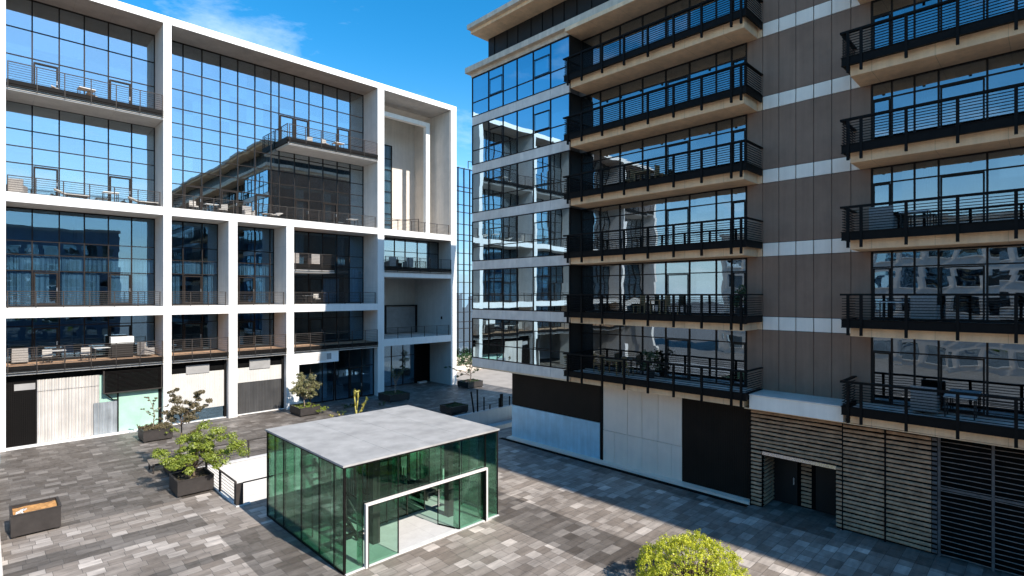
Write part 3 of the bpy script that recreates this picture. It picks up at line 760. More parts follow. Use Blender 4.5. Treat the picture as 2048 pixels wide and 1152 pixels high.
# cornices and top floor
P(RB, 'soffit_panel', 'tan', (XW - .03, XG + 1, YN, Y_WF + .06, 24.70, 24.93)) if False else None
P(RB, 'roof_soffit', 'tan', (XS, 37, YN, Y_A1 - .001, 24.70, 24.93))
P(RB, 'lower_cornice', 'cornice', (XW - .05, 37, Y_A1, Y_WF + .05, 24.70, 24.98), (XW - .06, XW - .03, 22, 22.01, 24.8, 24.9))
P(RB, 'cornice', 'cornice', (XW - .36, 37.2, YN - .2, Y_WF + .36, 24.982, 25.36))
P(RB, 'penthouse_wall', 'darkclad', (25.4, 36.2, YN + .5, 28.13, 25.362, 27.52))
m = MB()
for y in (27.47, 26.21, 25.19, 23.98, 22.99, 22.11, 21.2, 20.2, 19.1, 18): m.box(25.37, 25.398, y - .02, y + .02, 25.362, 27.5)
reparent(m.build('seam', 'dark'), RB)
P(RB, 'eaves', 'tan', (24.0, 37.3, YN, 28.40, 27.522, 27.74))
P(RB, 'upper_roof', 'cornice', (23.7, 37.5, YN - .3, 28.45, 27.742, 28.04))
# ground floor
XB = 25.1
P(RB, 'ledge', 'panelwhite', (XL - .15, XB + .1, 9.75, 25.5, .0, .13))
P(RB, 'drain_channel', 'dark', (XL - .45, XL - .152, 9.75, 25.9, .004, .02))
P(RB, 'dark_wall_panel', 'ribdark', (XB + .005, XB + .1, 18.27, 25.44, 2.23, Z0 - .1)); bpy.data.objects[-1] if False else None
P(RB, 'blue_wall_panel', 'blue', (XB - .02, XB + .1, 18.30, 25.44, .131, 2.19))
P(RB, 'pier', 'black', (XB - .04, XB + .1, 18.09, 18.26, .131, Z0 - .1))
m = MB(); mw = MB()
up = [18.08, 16.47, 15.56, 14.60, 13.25]; lo = [18.08, 17.32, 16.47, 15.56, 14.61, 13.83, 13.25]
for a, b in zip(up[:-1], up[1:]): mw.box(XB, XB + .1, b + .012, a - .012, 1.86, Z0 - .1)
for a, b in zip(lo[:-1], lo[1:]): mw.box(XB, XB + .1, b + .006, a - .006, .131, 1.84)
reparent(mw.build('cream_wall_panels', 'panelwhite'), RB)
P(RB, 'joint_backing', 'dark', (XB + .102, XB + .2, 9.73, 25.44, .1, Z0 - .1))
P(RB, 'ribbed_wall_panel', 'ribdark', (XB - .01, XB + .1, 9.74, 13.24, .131, Z0 - .1))
m = MB(); y = 9.78
while y < 13.22: m.box(XB - .03, XB - .011, y, y + .035, .131, Z0 - .1); y += .085
reparent(m.build('cladding_ribs', 'ribdark'), RB)
P(RB, 'passage_wall', 'ribdark', (XB + .2, 37, 25.3, 25.439, 0, Z0 - .1))
P(RB, 'base_slab', 'tan', (XS + .02, 31, YN, 9.7, Z0 - .06, Z0 - .022), (XB - .1, 31, 9.7, Y_A1, Z0 - .06, Z0 - .002))
# timber louvre wall with the recessed entrance
def louvre(name, y0, y1, z0, z1, mat, x=XL, h=.125, pitch=.178, d=.07, ax='y', yfix=0):
    m = MB(); z = z0 + .03; rnd = random.Random(int(y0 * 100))
    while z < z1 - .06:
        # each slat is a rounded, slightly uneven log section
        n = max(1, int((y1 - y0) / .7))
        for i in range(n):
            a = y0 + (y1 - y0) * i / n; b = y0 + (y1 - y0) * (i + 1) / n
            j0 = math.sin(a * 3.1 + z * 9) * .008; j1 = math.sin(b * 3.1 + z * 9) * .008
            i0 = len(m.v)
            for yy, j in ((a, j0), (b, j1)):
                pr_ = [(0, 0), (d * .75, h * .10), (d, h * .45), (d * .8, h * .85), (0, h)]
                for dx, dz in pr_: m.v.append((x - dx + j, yy, z + dz + j) if ax == 'y' else (yy, yfix + (dx - j), z + dz + j))
            for k in range(4): m.f.append((i0 + k, i0 + k + 1, i0 + 6 + k, i0 + 5 + k))
        z += pitch
    if ax == 'x': m.box(y1 - .03, y1, yfix, yfix + .03, z0, z1)
    return reparent(m.build(name, mat), RB)
TZ = Z0 - .06
louvre('timber_louvres', 6.09, 9.72, 2.56, TZ, 'timber')
louvre('timber_louvres', 9.24, 9.72, .04, 2.56, 'timber')
louvre('timber_louvres', 6.09, 6.30, .04, 2.56, 'timber')
louvre('timber_louvres', 4.66, 6.05, .04, TZ, 'timber')
louvre('timber_louvres', 3.22, 4.60, .04, TZ, 'timber')
louvre('timber_louvres', 3.05, 3.20, .04, TZ, 'timberdk')
louvre('timber_louvres', XL + .05, 26.1, .04, 2.4, 'timber', ax='x', yfix=9.22, d=-.06)
m = MB()
for a in ((6.052, 6.088), (4.602, 4.658), (9.70, 9.74)): m.box(XL - .085, XL + .02, a[0], a[1], .0, TZ)
reparent(m.build('louvre_post', 'black'), RB)
louvre('metal_louvres', -12.8, 1.52, .04, TZ, 'slatgrey', h=.030, d=.025)
louvre('metal_louvres', 1.58, 3.0, .04, TZ, 'slatgrey', h=.030, d=.025)
m = MB().box(XL - .03, XL + .05, 2.96, 3.04, 0, TZ).box(XL - .03, XL + .05, 1.49, 1.57, 0, TZ)
m.box(XL - .02, XL + .04, -12.8, 2.96, 2.44, 2.52)
reparent(m.build('louvre_post', 'timberdk'), RB)
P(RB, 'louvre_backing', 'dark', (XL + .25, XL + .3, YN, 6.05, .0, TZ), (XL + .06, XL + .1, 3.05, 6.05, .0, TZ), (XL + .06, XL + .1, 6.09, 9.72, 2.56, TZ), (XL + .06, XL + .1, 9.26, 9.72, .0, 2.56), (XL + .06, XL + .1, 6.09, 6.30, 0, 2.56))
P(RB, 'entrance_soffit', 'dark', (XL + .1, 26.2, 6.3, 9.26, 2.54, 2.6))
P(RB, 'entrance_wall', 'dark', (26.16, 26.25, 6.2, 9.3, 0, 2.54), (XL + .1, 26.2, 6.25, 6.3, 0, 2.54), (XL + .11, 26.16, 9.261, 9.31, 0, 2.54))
P(RB, 'entrance_lintel', 'steel', (XL - .09, XL + .02, 6.30, 9.20, 2.40, 2.54))
for a, b in ((8.14, 9.22), (6.34, 7.47)):
    d = reparent(MB().box(26.08, 26.14, a + .04, b - .04, .03, 2.30).build('entrance_door', 'darkclad'), RB)
    B('door_handle', 'steel', d, (26.03, 26.079, a + .16, a + .20, .95, 1.25))
louvre('timber_louvres', 7.60, 8.02, .04, 2.4, 'timber', x=26.14)
# recess paving continues under the entrance

# ---------------------------------------------------------------- glass pavilion on the square
KX0, KX1, KY0, KY1, KZ = 8.72, 15.85, 16.95, 23.85, 3.62
K = thing('glass_pavilion', 'green glass pavilion with a flat pale roof and steel door portal standing on the square', 'pavilion', (12.3, 20.4, 0))
m = MB()
for a, b in ((KX0 - .06, 10.745), (10.753, 12.395), (12.403, 14.065), (14.073, KX1 + .06)): m.box(a, b, KY0 - .06, KY1 + .06, KZ + .04, KZ + .11)
P(K, 'roof_deck', 'black', (KX0 - .03, KX1 + .03, KY0 - .03, KY1 + .03, KZ - .02, KZ + .039))
reparent(m.build('roof', 'roof'), K)
def kpanes_x(xs, y, z0=.03, z1=KZ - .03, skip=()):
    for i, (a, b) in enumerate(zip(xs[:-1], xs[1:])):
        if i in skip: continue
        P(K, 'glass_panel', 'kglass', (a + .012, b - .012, y, y + .02, z0, z1))
def kpanes_y(ys, x, z0=.03, z1=KZ - .03):
    for a, b in zip(ys[:-1], ys[1:]):
        P(K, 'glass_panel', 'kglass', (x, x + .02, a + .012, b - .012, z0, z1))
kx = [8.78, 9.42, 10.86, 12.25, 13.74, 15.13, 15.80]
ky = [16.99, 17.7, 18.86, 20.4, 22.1, 23.0, 23.81]
# front: tall outer panes, then panes above the portal and fixed leaves beside the opening
PT = 2.20
for a, b, z0, z1 in ((8.78, 9.42, .03, KZ - .03), (15.17, 15.80, .03, KZ - .03), (9.42, 10.86, PT + .05, KZ - .03), (10.86, 12.25, PT + .05, KZ - .03), (12.25, 13.74, PT + .05, KZ - .03), (13.74, 15.17, PT + .05, KZ - .03)):
    P(K, 'glass_panel', 'kglass', (a + .012, b - .012, KY0, KY0 + .02, z0, z1))
P(K, 'glass_panel', 'kglass', (9.56, 10.86, KY0, KY0 + .02, .03, PT - .08))
P(K, 'glass_panel', 'kglass', (13.76, 15.07, KY0, KY0 + .02, .03, PT - .08))
kpanes_y(ky, KX0); kpanes_y(ky, KX1 - .02)
kpanes_x([8.78, 10.2, 11.6, 13.0, 14.4, 15.8], KY1 - .02)
# black edge trims at every glass joint
m = MB()
for x in kx: m.box(x - .011, x + .011, KY0 - .006, KY0 + .03, (PT + .05) if x in (10.86, 12.25) else .03, KZ - .02)
for y in ky:
    m.box(KX0 - .006, KX0 + .03, y - .011, y + .011, .03, KZ - .02); m.box(KX1 - .03, KX1 + .006, y - .011, y + .011, .03, KZ - .02)
for x in (8.78, 10.2, 11.6, 13.0, 14.4, 15.8): m.box(x - .011, x + .011, KY1 - .03, KY1 + .006, .03, KZ - .02)
m.box(KX0 - .012, KX0 + .05, KY0 - .012, KY0 + .05, .0, KZ - .02); m.box(KX1 - .05, KX1 + .012, KY0 - .012, KY0 + .05, .0, KZ - .02)
m.box(KX0 - .012, KX0 + .05, KY1 - .05, KY1 + .012, .0, KZ - .02); m.box(KX1 - .05, KX1 + .012, KY1 - .05, KY1 + .012, .0, KZ - .02)
m.box(10.85, 10.88, KY0 - .01, KY0 + .04, .03, PT - .08); m.box(13.73, 13.76, KY0 - .01, KY0 + .04, .03, PT - .08)
m.box(KX0 - .01, KX0 + .04, KY0 + .05, KY1 - .05, .0, .06)
reparent(m.build('edge_trim', 'black'), K)
# glass fins standing inside every joint
m = MB()
for y in ky[1:-1]: m.box(KX0 + .05, KX0 + .42, y - .008, y + .008, .04, KZ - .04); m.box(KX1 - .42, KX1 - .05, y - .008, y + .008, .04, KZ - .04)
for x in kx[1:-1]: m.box(x - .008, x + .008, KY0 + .05, KY0 + .40, PT + .1 if x in (10.86, 12.25) else .04, KZ - .04)
for x in (10.2, 11.6, 13.0, 14.4): m.box(x - .008, x + .008, KY1 - .42, KY1 - .05, .04, KZ - .04)
reparent(m.build('glass_fin', 'kglass'), K)
m = MB()
for y in ky[1:-1]:
    for xx in (KX0 + .43, KX1 - .46): m.box(xx, xx + .03, y - .02, y + .02, .03, KZ - .03)
for x in (10.2, 11.6, 13.0, 14.4): m.box(x - .02, x + .02, KY1 - .46, KY1 - .43, .03, KZ - .03)
reparent(m.build('fin_edge', 'black'), K)
# slim pale metal portal
m = MB()
m.box(9.47, 9.55, KY0 - .14, KY0 - .02, .0, PT + .03); m.box(15.08, 15.16, KY0 - .14, KY0 - .02, .0, PT + .03)
m.box(9.55, 15.08, KY0 - .14, KY0 - .02, PT - .05, PT + .03)
pf = reparent(m.build('door_portal', 'reveal'), K)
B('portal_lining', 'black', pf, (9.551, 9.60, KY0 - .12, KY0 + .02, .0, PT - .051), (15.03, 15.079, KY0 - .12, KY0 + .02, .0, PT - .051), (9.6, 15.03, KY0 - .12, KY0 - .021, PT - .09, PT - .051))
P(K, 'threshold', 'white2', (8.75, 15.85, KY0 - .10, KY0 + .16, .006, .03))
P(K, 'floor_rim', 'pit', (8.77, 15.8, KY0 + .17, KY1 - .05, .004, .016))
# open door leaf
a = Vector((13.72, KY0 + .02, 0)); b = Vector((13.40, 17.95, 0))
dl = MB(); d = (b - a).normalized(); nx = Vector((-d.y, d.x, 0)) * .01
dl.quad(a + Vector((0, 0, .04)) - nx, b + Vector((0, 0, .04)) - nx, b + Vector((0, 0, PT - .1)) - nx, a + Vector((0, 0, PT - .1)) - nx)
dlo = reparent(dl.build('door_leaf', 'kglass'), K)
MB().bar(a + Vector((0, 0, .03)), b + Vector((0, 0, .03)), .05, .06).bar(b + Vector((0, 0, .03)), b + Vector((0, 0, PT - .1)), .03, .03).build('door_rail', 'black', dlo)
MB().tube(b - d * .1 + Vector((-.05, 0, .8)), b - d * .1 + Vector((-.05, 0, 1.5)), .018).build('door_handle', 'steel', dlo)
# inner structure
P(K, 'inner_column', 'planter', (10.55, 10.85, 18.2, 18.5, .016, KZ - .02), (14.15, 14.45, 18.2, 18.5, .016, KZ - .02), (10.55, 10.85, 22.3, 22.6, .016, KZ - .02), (14.15, 14.45, 22.3, 22.6, .016, KZ - .02))
m = MB()
for y in (18.35, 20.4, 22.45): m.box(8.8, 15.78, y - .06, y + .06, KZ - .30, KZ - .03)
reparent(m.build('roof_beam', 'black'), K)
# flat black plate painted as the dark of a stair opening, balustrade and lift inside
P(K, 'stair_balustrade', 'kglass', (11.1, 13.9, 19.6, 19.62, .05, 1.05), (11.1, 11.12, 19.63, 22.8, .05, 1.05), (13.9, 13.92, 19.6, 22.8, .05, 1.05))
P(K, 'stair_shade_plate', 'dark', (11.15, 13.88, 19.65, 22.8, .017, .03))
m = MB().bar((11.1, 19.6, 1.07), (13.9, 19.6, 1.07), .05, .04).bar((11.1, 19.62, 1.07), (11.1, 22.8, 1.07), .05, .04).bar((13.9, 19.62, 1.07), (13.9, 22.8, 1.07), .05, .04)
for x in (11.1, 12.0, 13.0, 13.9): m.box(x - .02, x + .02, 19.58, 19.62, .02, 1.06)
reparent(m.build('balustrade_rail', 'rail'), K)
m = MB()
for k in range(9):
    y = 21.0 + k * .2
    for x in (11.25, 13.75): m.box(x - .02, x + .02, y, y + .02, .05, 1.6)
m.box(12.2, 13.2, 21.8, 22.4, .02, 1.5)
reparent(m.build('service_cabinet', 'signgrey'), K)
# glazed lift cage with a steel cabin and sloping stair stringers
m = MB()
for x in (11.5, 12.5, 13.5):
    for y in (20.3, 21.4, 22.6):
        if x == 12.5 and y == 21.4: continue
        m.box(x - .03, x + .03, y - .03, y + .03, .02, KZ - .31)
for z in (1.1, 2.35, KZ - .36):
    for y in (20.3, 22.6): m.box(11.53, 13.47, y - .025, y + .025, z, z + .05)
    for x in (11.5, 13.5): m.box(x - .025, x + .025, 20.33, 22.57, z + .002, z + .048)
reparent(m.build('lift_frame', 'black'), K)
P(K, 'lift_glass', 'kglass', (11.55, 13.45, 20.26, 20.27, .05, 3.2), (11.46, 11.47, 20.35, 22.55, .05, 3.2))
P(K, 'lift_cabin', 'steel', (11.75, 13.3, 20.6, 22.3, .05, 2.2)); P(K, 'cabin_door', 'darkclad', (12.0, 13.0, 20.57, 20.598, .06, 2.05))
m = MB()
for x in (9.7, 10.3): m.bar((x, 18.9, .1), (x, 22.8, 2.3), .06, .22)
for k in range(11): m.box(9.72, 10.28, 19.0 + k * .34, 19.26 + k * .34, .24 + k * .19, .27 + k * .19)
reparent(m.build('stair_flight', 'planter'), K)
m = MB().bar((9.7, 18.9, 1.0), (9.7, 22.8, 3.2), .04, .04).bar((10.3, 18.9, 1.0), (10.3, 22.8, 3.2), .04, .04)
for k in range(5):
    for x in (9.7, 10.3): m.box(x - .012, x + .012, 18.95 + k * .9, 18.98 + k * .9, .2 + k * .5, 1.0 + k * .5)
reparent(m.build('stair_rail', 'steel'), K)
P(K, 'notice_board', 'white2', (14.6, 15.1, 19.2, 19.24, 1.1, 1.9)); P(K, 'bench', 'timbergrey', (14.5, 15.4, 20.2, 22.0, .40, .46), (14.55, 14.62, 20.3, 21.9, .02, .40), (15.28, 15.35, 20.3, 21.9, .02, .40))

# ---------------------------------------------------------------- guard rails at the stairwell
gr1 = thing('guard_rail', 'dark guard rail with cables and broad end post on the left side of the stairwell', 'railing', (8.24, 26, 0))
railing(gr1, 'y', 26.05, 32.75, 8.15, .05, 1.0, step=2.2, wires=6, mat='planter', pr=.045, wr=.010, hr=.035)
P(gr1, 'end_post', 'planter', (8.10, 8.40, 25.82, 25.94, .0, 1.0))
gr2 = thing('guard_rail', 'thin dark guard rail with two cables along the far edge of the sunken stairwell', 'railing', (12, 32.9, 0))
railing(gr2, 'x', 8.3, 16.4, 32.95, .06, 1.0, step=2.7, wires=2, mat='planter', pr=.04, wr=.010)
gr3 = thing('guard_rail', 'single dark handrail on the near edge of the stairwell between end post and glass pavilion', 'railing', (9, 25.9, 0))
m = MB().bar((8.40, 25.88, 1.0), (10.4, 25.88, 1.0), .05, .05); m.box(10.36, 10.42, 25.85, 25.91, 0, 1.0)
reparent(m.build('handrail', 'planter'), gr3)
# black fence posts at the shaded far edge
fp = thing('cable_fence', 'low black post and cable fence above the shaded stairwell wall', 'fence', (30, 32.9, 0))
for x, h in ((29.23, 1.15), (29.89, .45), (30.93, .85), (32.15, .85), (33.4, .9)):
    P(fp, 'post', 'black', (x - .035, x + .035, 32.86, 32.94, .0, h))
m = MB()
for zz in (.45, .7): m.tube((28.4, 32.9, zz), (34.6, 32.9, zz), .012)
reparent(m.build('cable', 'black'), fp)
P(fp, 'broad_post', 'black', (31.08, 31.34, 32.86, 32.98, 0, 1.15))
m = MB().tube((28.15, 32.9, 0), (27.85, 32.9, 1.75), .07).build('bollard_post', 'black'); tag(m, 'tall black post leaning to the left beside the stairwell fence, left of its upright twin', 'post', 'tall black posts by the stairwell')
m = MB().tube((28.55, 32.9, 0), (28.5, 32.9, 1.85), .07).build('bollard_post', 'black'); tag(m, 'tall black upright post beside the stairwell fence, right of its leaning twin', 'post', 'tall black posts by the stairwell')

# ---------------------------------------------------------------- planters, trees, shrubs
def planter(x0, x1, y0, y1, h, label, soil='soil', group='black steel planters'):
    t = thing('planter', label, 'planter', ((x0 + x1) / 2, (y0 + y1) / 2, 0), 0, group)
    w2 = .05; z0 = .09
    m = MB().box(x0, x1, y0, y0 + w2, z0, h).box(x0, x1, y1 - w2, y1, z0, h).box(x0, x0 + w2, y0 + w2, y1 - w2, z0, h).box(x1 - w2, x1, y0 + w2, y1 - w2, z0, h)
    m.box(x0 + w2, x1 - w2, y0 + w2, y1 - w2, z0, z0 + .03)
    reparent(m.build('box', 'planter'), t)
    m = MB(); r = .035
    for (a, b, c, d) in ((x0 - .02, x1 + .02, y0 - .02, y0 + .07), (x0 - .02, x1 + .02, y1 - .07, y1 + .02)): m.box(a, b, c, d, h + .001, h + .03)
    m.box(x0 - .02, x0 + .07, y0 + .07, y1 - .07, h + .001, h + .03); m.box(x1 - .07, x1 + .02, y0 + .07, y1 - .07, h + .001, h + .03)
    reparent(m.build('rim', 'planter'), t)
    for a in (x0 + .06, x1 - .16):
        for b in (y0 + .06, y1 - .16): P(t, 'foot', 'planter', (a, a + .1, b, b + .1, 0, z0))
    # uneven soil surface
    m = MB(); nx_, ny_ = 14, 12; i0 = 0
    for j in range(ny_ + 1):
        for i in range(nx_ + 1):
            x = x0 + w2 + (x1 - x0 - 2 * w2) * i / nx_; y = y0 + w2 + (y1 - y0 - 2 * w2) * j / ny_
            m.v.append((x, y, h - .10 + .045 * noise.noise(Vector((x * 3, y * 3, h * 7)))))
    for j in range(ny_):
        for i in range(nx_):
            q = j * (nx_ + 1) + i; m.f.append((q, q + 1, q + nx_ + 2, q + nx_ + 1))
    reparent(m.build('soil', soil, smooth=True), t)
    return t
pA = planter(.78, 2.28, 28.45, 29.85, .90, 'dark planter with bare orange mulch at the lower left of the square', 'mulch')
pC = planter(6.48, 8.02, 28.78, 30.35, .76, 'dark planter with the spreading bright green pine beside the guard rail')
pC2 = planter(6.95, 8.05, 32.3, 33.8, .62, 'dark planter holding the bronze tree, behind the pine and beside the timber lounger')
pB = planter(7.33, 8.97, 41.0, 42.7, .74, 'dark planter overflowing with heather in front of the green shop glass')
pD = planter(17.6, 19.2, 41.25, 43.3, .64, 'dark planter with a round olive tree before the shop pier')
pE = planter(25.55, 27.6, 41.2, 43.2, .62, 'dark planter with a thin vase shaped tree in the shade by the portico')
pF = planter(34.9, 36.9, 41.7, 43.4, .62, 'farthest dark planter with a crooked tree at the passage corner')
pG = planter(26.4, 28.05, 33.5, 35.1, .58, 'dark planter with low ground cover only, between pavilion roof and fence posts')

def leaf_clump(m, c, r, n, size, rnd, flat=1.0, up=.3):
    for _ in range(n):
        d = Vector((rnd.gauss(0, 1), rnd.gauss(0, 1), rnd.gauss(0, 1))); d.normalize()
        rr = r * rnd.random() ** .45
        p = Vector(c) + Vector((d.x * rr, d.y * rr, d.z * rr * flat))
        nrm = (d + Vector((rnd.uniform(-.8, .8), rnd.uniform(-.8, .8), rnd.uniform(-.3, .8) + up))).normalized()
        u = nrm.orthogonal().normalized(); w2 = nrm.cross(u)
        t = rnd.uniform(0, 6.28); u, w2 = u * math.cos(t) + w2 * math.sin(t), w2 * math.cos(t) - u * math.sin(t)
        s_ = size * rnd.uniform(.6, 1.35)
        m.quad(p - u * s_ * .5, p + w2 * s_ * .28, p + u * s_ * .6, p - w2 * s_ * .28)

def branch_tree(name, label, loc, limbs, leafmat, barkmat, trunk_r, seed, clump_r=.22, clump_n=70, leaf=.075, flat=.6, group='potted trees', step=.28, cat='tree', leaf_from=.35, side=.45, gap=.1):
    """limbs: list of polylines (trunk first); leaves gather along outer parts of every limb and its twigs"""
    rnd = random.Random(seed); t = thing(name, label, cat, loc, 0, group)
    wood = MB(); cr = MB()
    for li, (pts, r0, leafy) in enumerate(limbs):
        pts = [Vector(p) for p in pts]
        fine = []
        for a, b in zip(pts[:-1], pts[1:]):
            n = max(2, int((b - a).length / .16))
            for k in range(n):
                f = k / n; q = a.lerp(b, f)
                fine.append(q + Vector((rnd.uniform(-1, 1), rnd.uniform(-1, 1), rnd.uniform(-.6, .6))) * .022)
        fine.append(pts[-1]); N_ = len(fine) - 1
        for k in range(N_):
            wood.tube(fine[k], fine[k + 1], r0 * (1 - .75 * k / N_), r0 * (1 - .75 * (k + 1) / N_), 6, cap=False)
        if leafy:
            for k in range(N_ + 1):
                f = k / N_
                if f < leaf_from: continue
                if rnd.random() < gap: continue
                for _ in range(1 if f < .9 else 2):
                    off = Vector((rnd.uniform(-1, 1), rnd.uniform(-1, 1), rnd.uniform(-.25, .45))) * side * leafy
                    tip = fine[k] + off
                    wood.tube(fine[k], tip, r0 * .16 + .004, .003, 4, cap=False)
                    leaf_clump(cr, tip, clump_r * rnd.uniform(.6, 1.2) * min(1, leafy + .25), int(clump_n * rnd.uniform(.5, 1.2)), leaf, rnd, flat)
                    leaf_clump(cr, fine[k].lerp(tip, .5), clump_r * .6, int(clump_n * .35), leaf, rnd, flat)
    wood.build('trunk', barkmat, t, smooth=True)
    cr.build('crown', leafmat, t)
    return t
# view-right vector on the ground (used to shape crowns as seen from any side): right=(.712,-.702)
rx, ry = .712, -.702
def V(r, d, z): return (rx * r + .702 * d, ry * r + .712 * d, z)
limbs = [([(0, 0, .6), V(-.05, 0, 1.0), V(.05, .1, 1.6), V(-.05, .1, 2.3), V(.0, .1, 2.75)], .06, .8),
         ([V(0, 0, 1.0), V(.6, .1, 1.45), V(1.3, .0, 1.6), V(1.95, .1, 1.85), V(2.35, .1, 2.05)], .04, .85),
         ([V(0, 0, 1.1), V(.5, -.4, 1.5), V(1.1, -.5, 1.5), V(1.6, -.4, 1.35)], .035, .8),
         ([V(0, 0, 1.2), V(.4, .3, 1.9), V(.8, .5, 2.2), V(1.1, .4, 2.45)], .03, .7),
         ([V(0, 0, 1.15), V(-.5, .1, 1.5), V(-1.1, .2, 1.6), V(-1.6, .1, 1.75)], .035, .85),
         ([V(0, 0, 1.2), V(-.4, -.4, 1.6), V(-.9, -.5, 1.45), V(-1.2, -.4, 1.3)], .03, .7),
         ([V(0, .1, 1.5), V(-.4, .3, 2.0), V(-.75, .4, 2.2)], .03, .7),
         ([V(0, .1, 1.6), V(.3, -.3, 2.0), V(.5, -.5, 2.1)], .03, .8),
         ([V(0, -.1, 1.0), V(.1, -.6, 1.3), V(.2, -1.0, 1.4)], .03, .8),
         ([V(0, .1, 1.0), V(-.1, .7, 1.5), V(.1, 1.1, 1.7)], .03, .7)]
branch_tree('pine_tree', 'bright green spreading pine growing in the planter beside the stairwell guard rail', (7.35, 29.5, 0), limbs, 'leafpine', 'bark', .06, 3, .30, 200, .085, .75, side=.66).scale = (1.02, 1.02, 1.07)
limbs = [([(0, 0, .5), V(-.05, 0, 1.4), V(0, 0, 2.2), V(.0, 0, 2.8), V(-.15, .1, 3.3), V(-.35, .1, 3.8)], .055, .0),
         ([V(0, 0, 2.5), V(.4, .0, 3.05), V(.9, .1, 3.3), V(1.4, .1, 3.6), V(1.6, .1, 3.95)], .03, .35),
         ([V(0, 0, 2.6), V(.3, .1, 3.2), V(.6, .2, 3.75), V(1.05, .1, 4.25)], .03, .45),
         ([V(0, 0, 2.8), V(-.3, .1, 3.3), V(-.5, .1, 3.9), V(-.55, .1, 4.3)], .03, .55),
         ([V(0, 0, 2.7), V(-.5, 0, 3.0), V(-1.0, .1, 3.2)], .025, .45),
         ([V(0, 0, 2.4), V(.3, -.3, 2.8), V(.6, -.4, 3.0)], .025, .8),
         ([V(0, 0, 2.5), V(-.3, -.4, 2.9), V(-.3, -.5, 3.2)], .025, .8),
         ([V(0, 0, 2.6), V(0, .5, 3.0), V(.2, .7, 3.4)], .025, .8),
         ([V(0, 0, 1.6), V(.4, 0, 1.95), V(.85, 0, 2.2)], .02, .4),
         ([V(0, 0, 2.9), V(.15, -.1, 3.35), V(.1, 0, 3.7)], .025, .9)]
branch_tree('bronze_tree', 'taller thin tree with bronze leaves rising behind the bright green pine', (7.6, 33.0, 0), limbs, 'leafbrown', 'bark', .05, 5, .27, 170, .085, .6, side=.5)
def bushy(seed, r, z0, z1, nb, spread=1):
    rnd = random.Random(seed); out = [([(0, 0, .4), (0, 0, z0), (.03, .02, (z0 + z1) / 2)], .05, 0)]
    for k in range(nb):
        a = 6.283 * k / nb + rnd.uniform(-.4, .4); zz = rnd.uniform(z0 + .3, z1); q = r * rnd.uniform(.55, 1.05) * math.sqrt(max(.1, 1 - ((zz - (z0 + z1) / 2) / ((z1 - z0) * .62)) ** 2))
        out.append(([(0, 0, z0), (math.cos(a) * q * .45, math.sin(a) * q * .45, z0 * .5 + zz * .5), (math.cos(a) * q, math.sin(a) * q, zz)], .025, .6 * spread))
    return out
branch_tree('olive_tree', 'small round grey green olive tree in the sunlit planter by the shop pier', (18.3, 42.2, 0), bushy(11, 1.15, 1.15, 3.1, 16), 'leafolive', 'barkpale', .05, 8, .24, 75, .10, .9, gap=.1)
limbs = [([(0, 0, .5), V(.0, 0, 1.2), V(.05, 0, 1.7)], .06, 0)]
rnd = random.Random(4)
for k in range(15):
    a = rnd.uniform(0, 6.28); q = rnd.uniform(.35, .95); zz = rnd.uniform(2.1, 3.1)
    limbs.append(([(0, 0, .9 + .05 * k), (math.cos(a) * q * .35, math.sin(a) * q * .35, 1.9), (math.cos(a) * q, math.sin(a) * q, zz)], .022, .25))
branch_tree('vase_tree', 'sparse upright tree with fanned pale branches in the shaded planter by the portico', (26.7, 42.2, 0), limbs, 'leafdark', 'barkpale', .05, 9, .13, 16, .08, .8, leaf_from=.6)
limbs = [([(0, 0, .5), V(.1, 0, 1.1), V(0, 0, 1.8), V(.1, 0, 2.6)], .06, .7),
         ([V(0, 0, 1.2), V(-.7, 0, 1.6), V(-1.4, .1, 1.75), V(-2.2, 0, 2.05), V(-2.8, 0, 2.0)], .03, .25),
         ([V(0, 0, 1.3), V(.7, .1, 1.7), V(1.2, .1, 1.8)], .03, .7),
         ([V(0, 0, 1.6), V(-.4, .1, 2.2), V(-.6, .1, 2.7)], .03, .7),
         ([V(0, 0, 1.6), V(.5, -.1, 2.3), V(.6, .1, 2.7)], .03, .7),
         ([V(0, 0, 1.2), V(-.6, -.1, 1.3), V(-1.3, -.2, 1.1)], .03, .45)]
branch_tree('crooked_tree', 'crooked dark tree with a long drooping left branch in the farthest planter', (35.9, 42.6, 0), limbs, 'leafdark', 'bark', .05, 10, .22, 34, .10, .6)
limbs = [([(0, 0, .5), V(.05, 0, 1.1), V(.1, .0, 1.7), V(-.1, .1, 2.3), V(.25, 0, 2.7)], .04, .3), ([V(.1, 0, 1.5), V(-.4, 0, 1.75), V(-.65, .1, 1.95)], .02, .3),
         ([V(.1, 0, 1.9), V(.55, 0, 2.1), V(.9, .1, 2.2)], .02, .3), ([V(.05, 0, 1.2), V(.5, 0, 1.4), V(.7, 0, 1.3)], .02, .35), ([V(0, 0, 2.2), V(-.2, 0, 2.6), V(-.35, 0, 2.75)], .02, .3)]
branch_tree('slender_tree', 'slender young tree with few leaves standing in the heather planter before green glass', (8.0, 41.8, 0), limbs, 'leafbrown', 'barkpale', .04, 12, .14, 22, .09, .6)

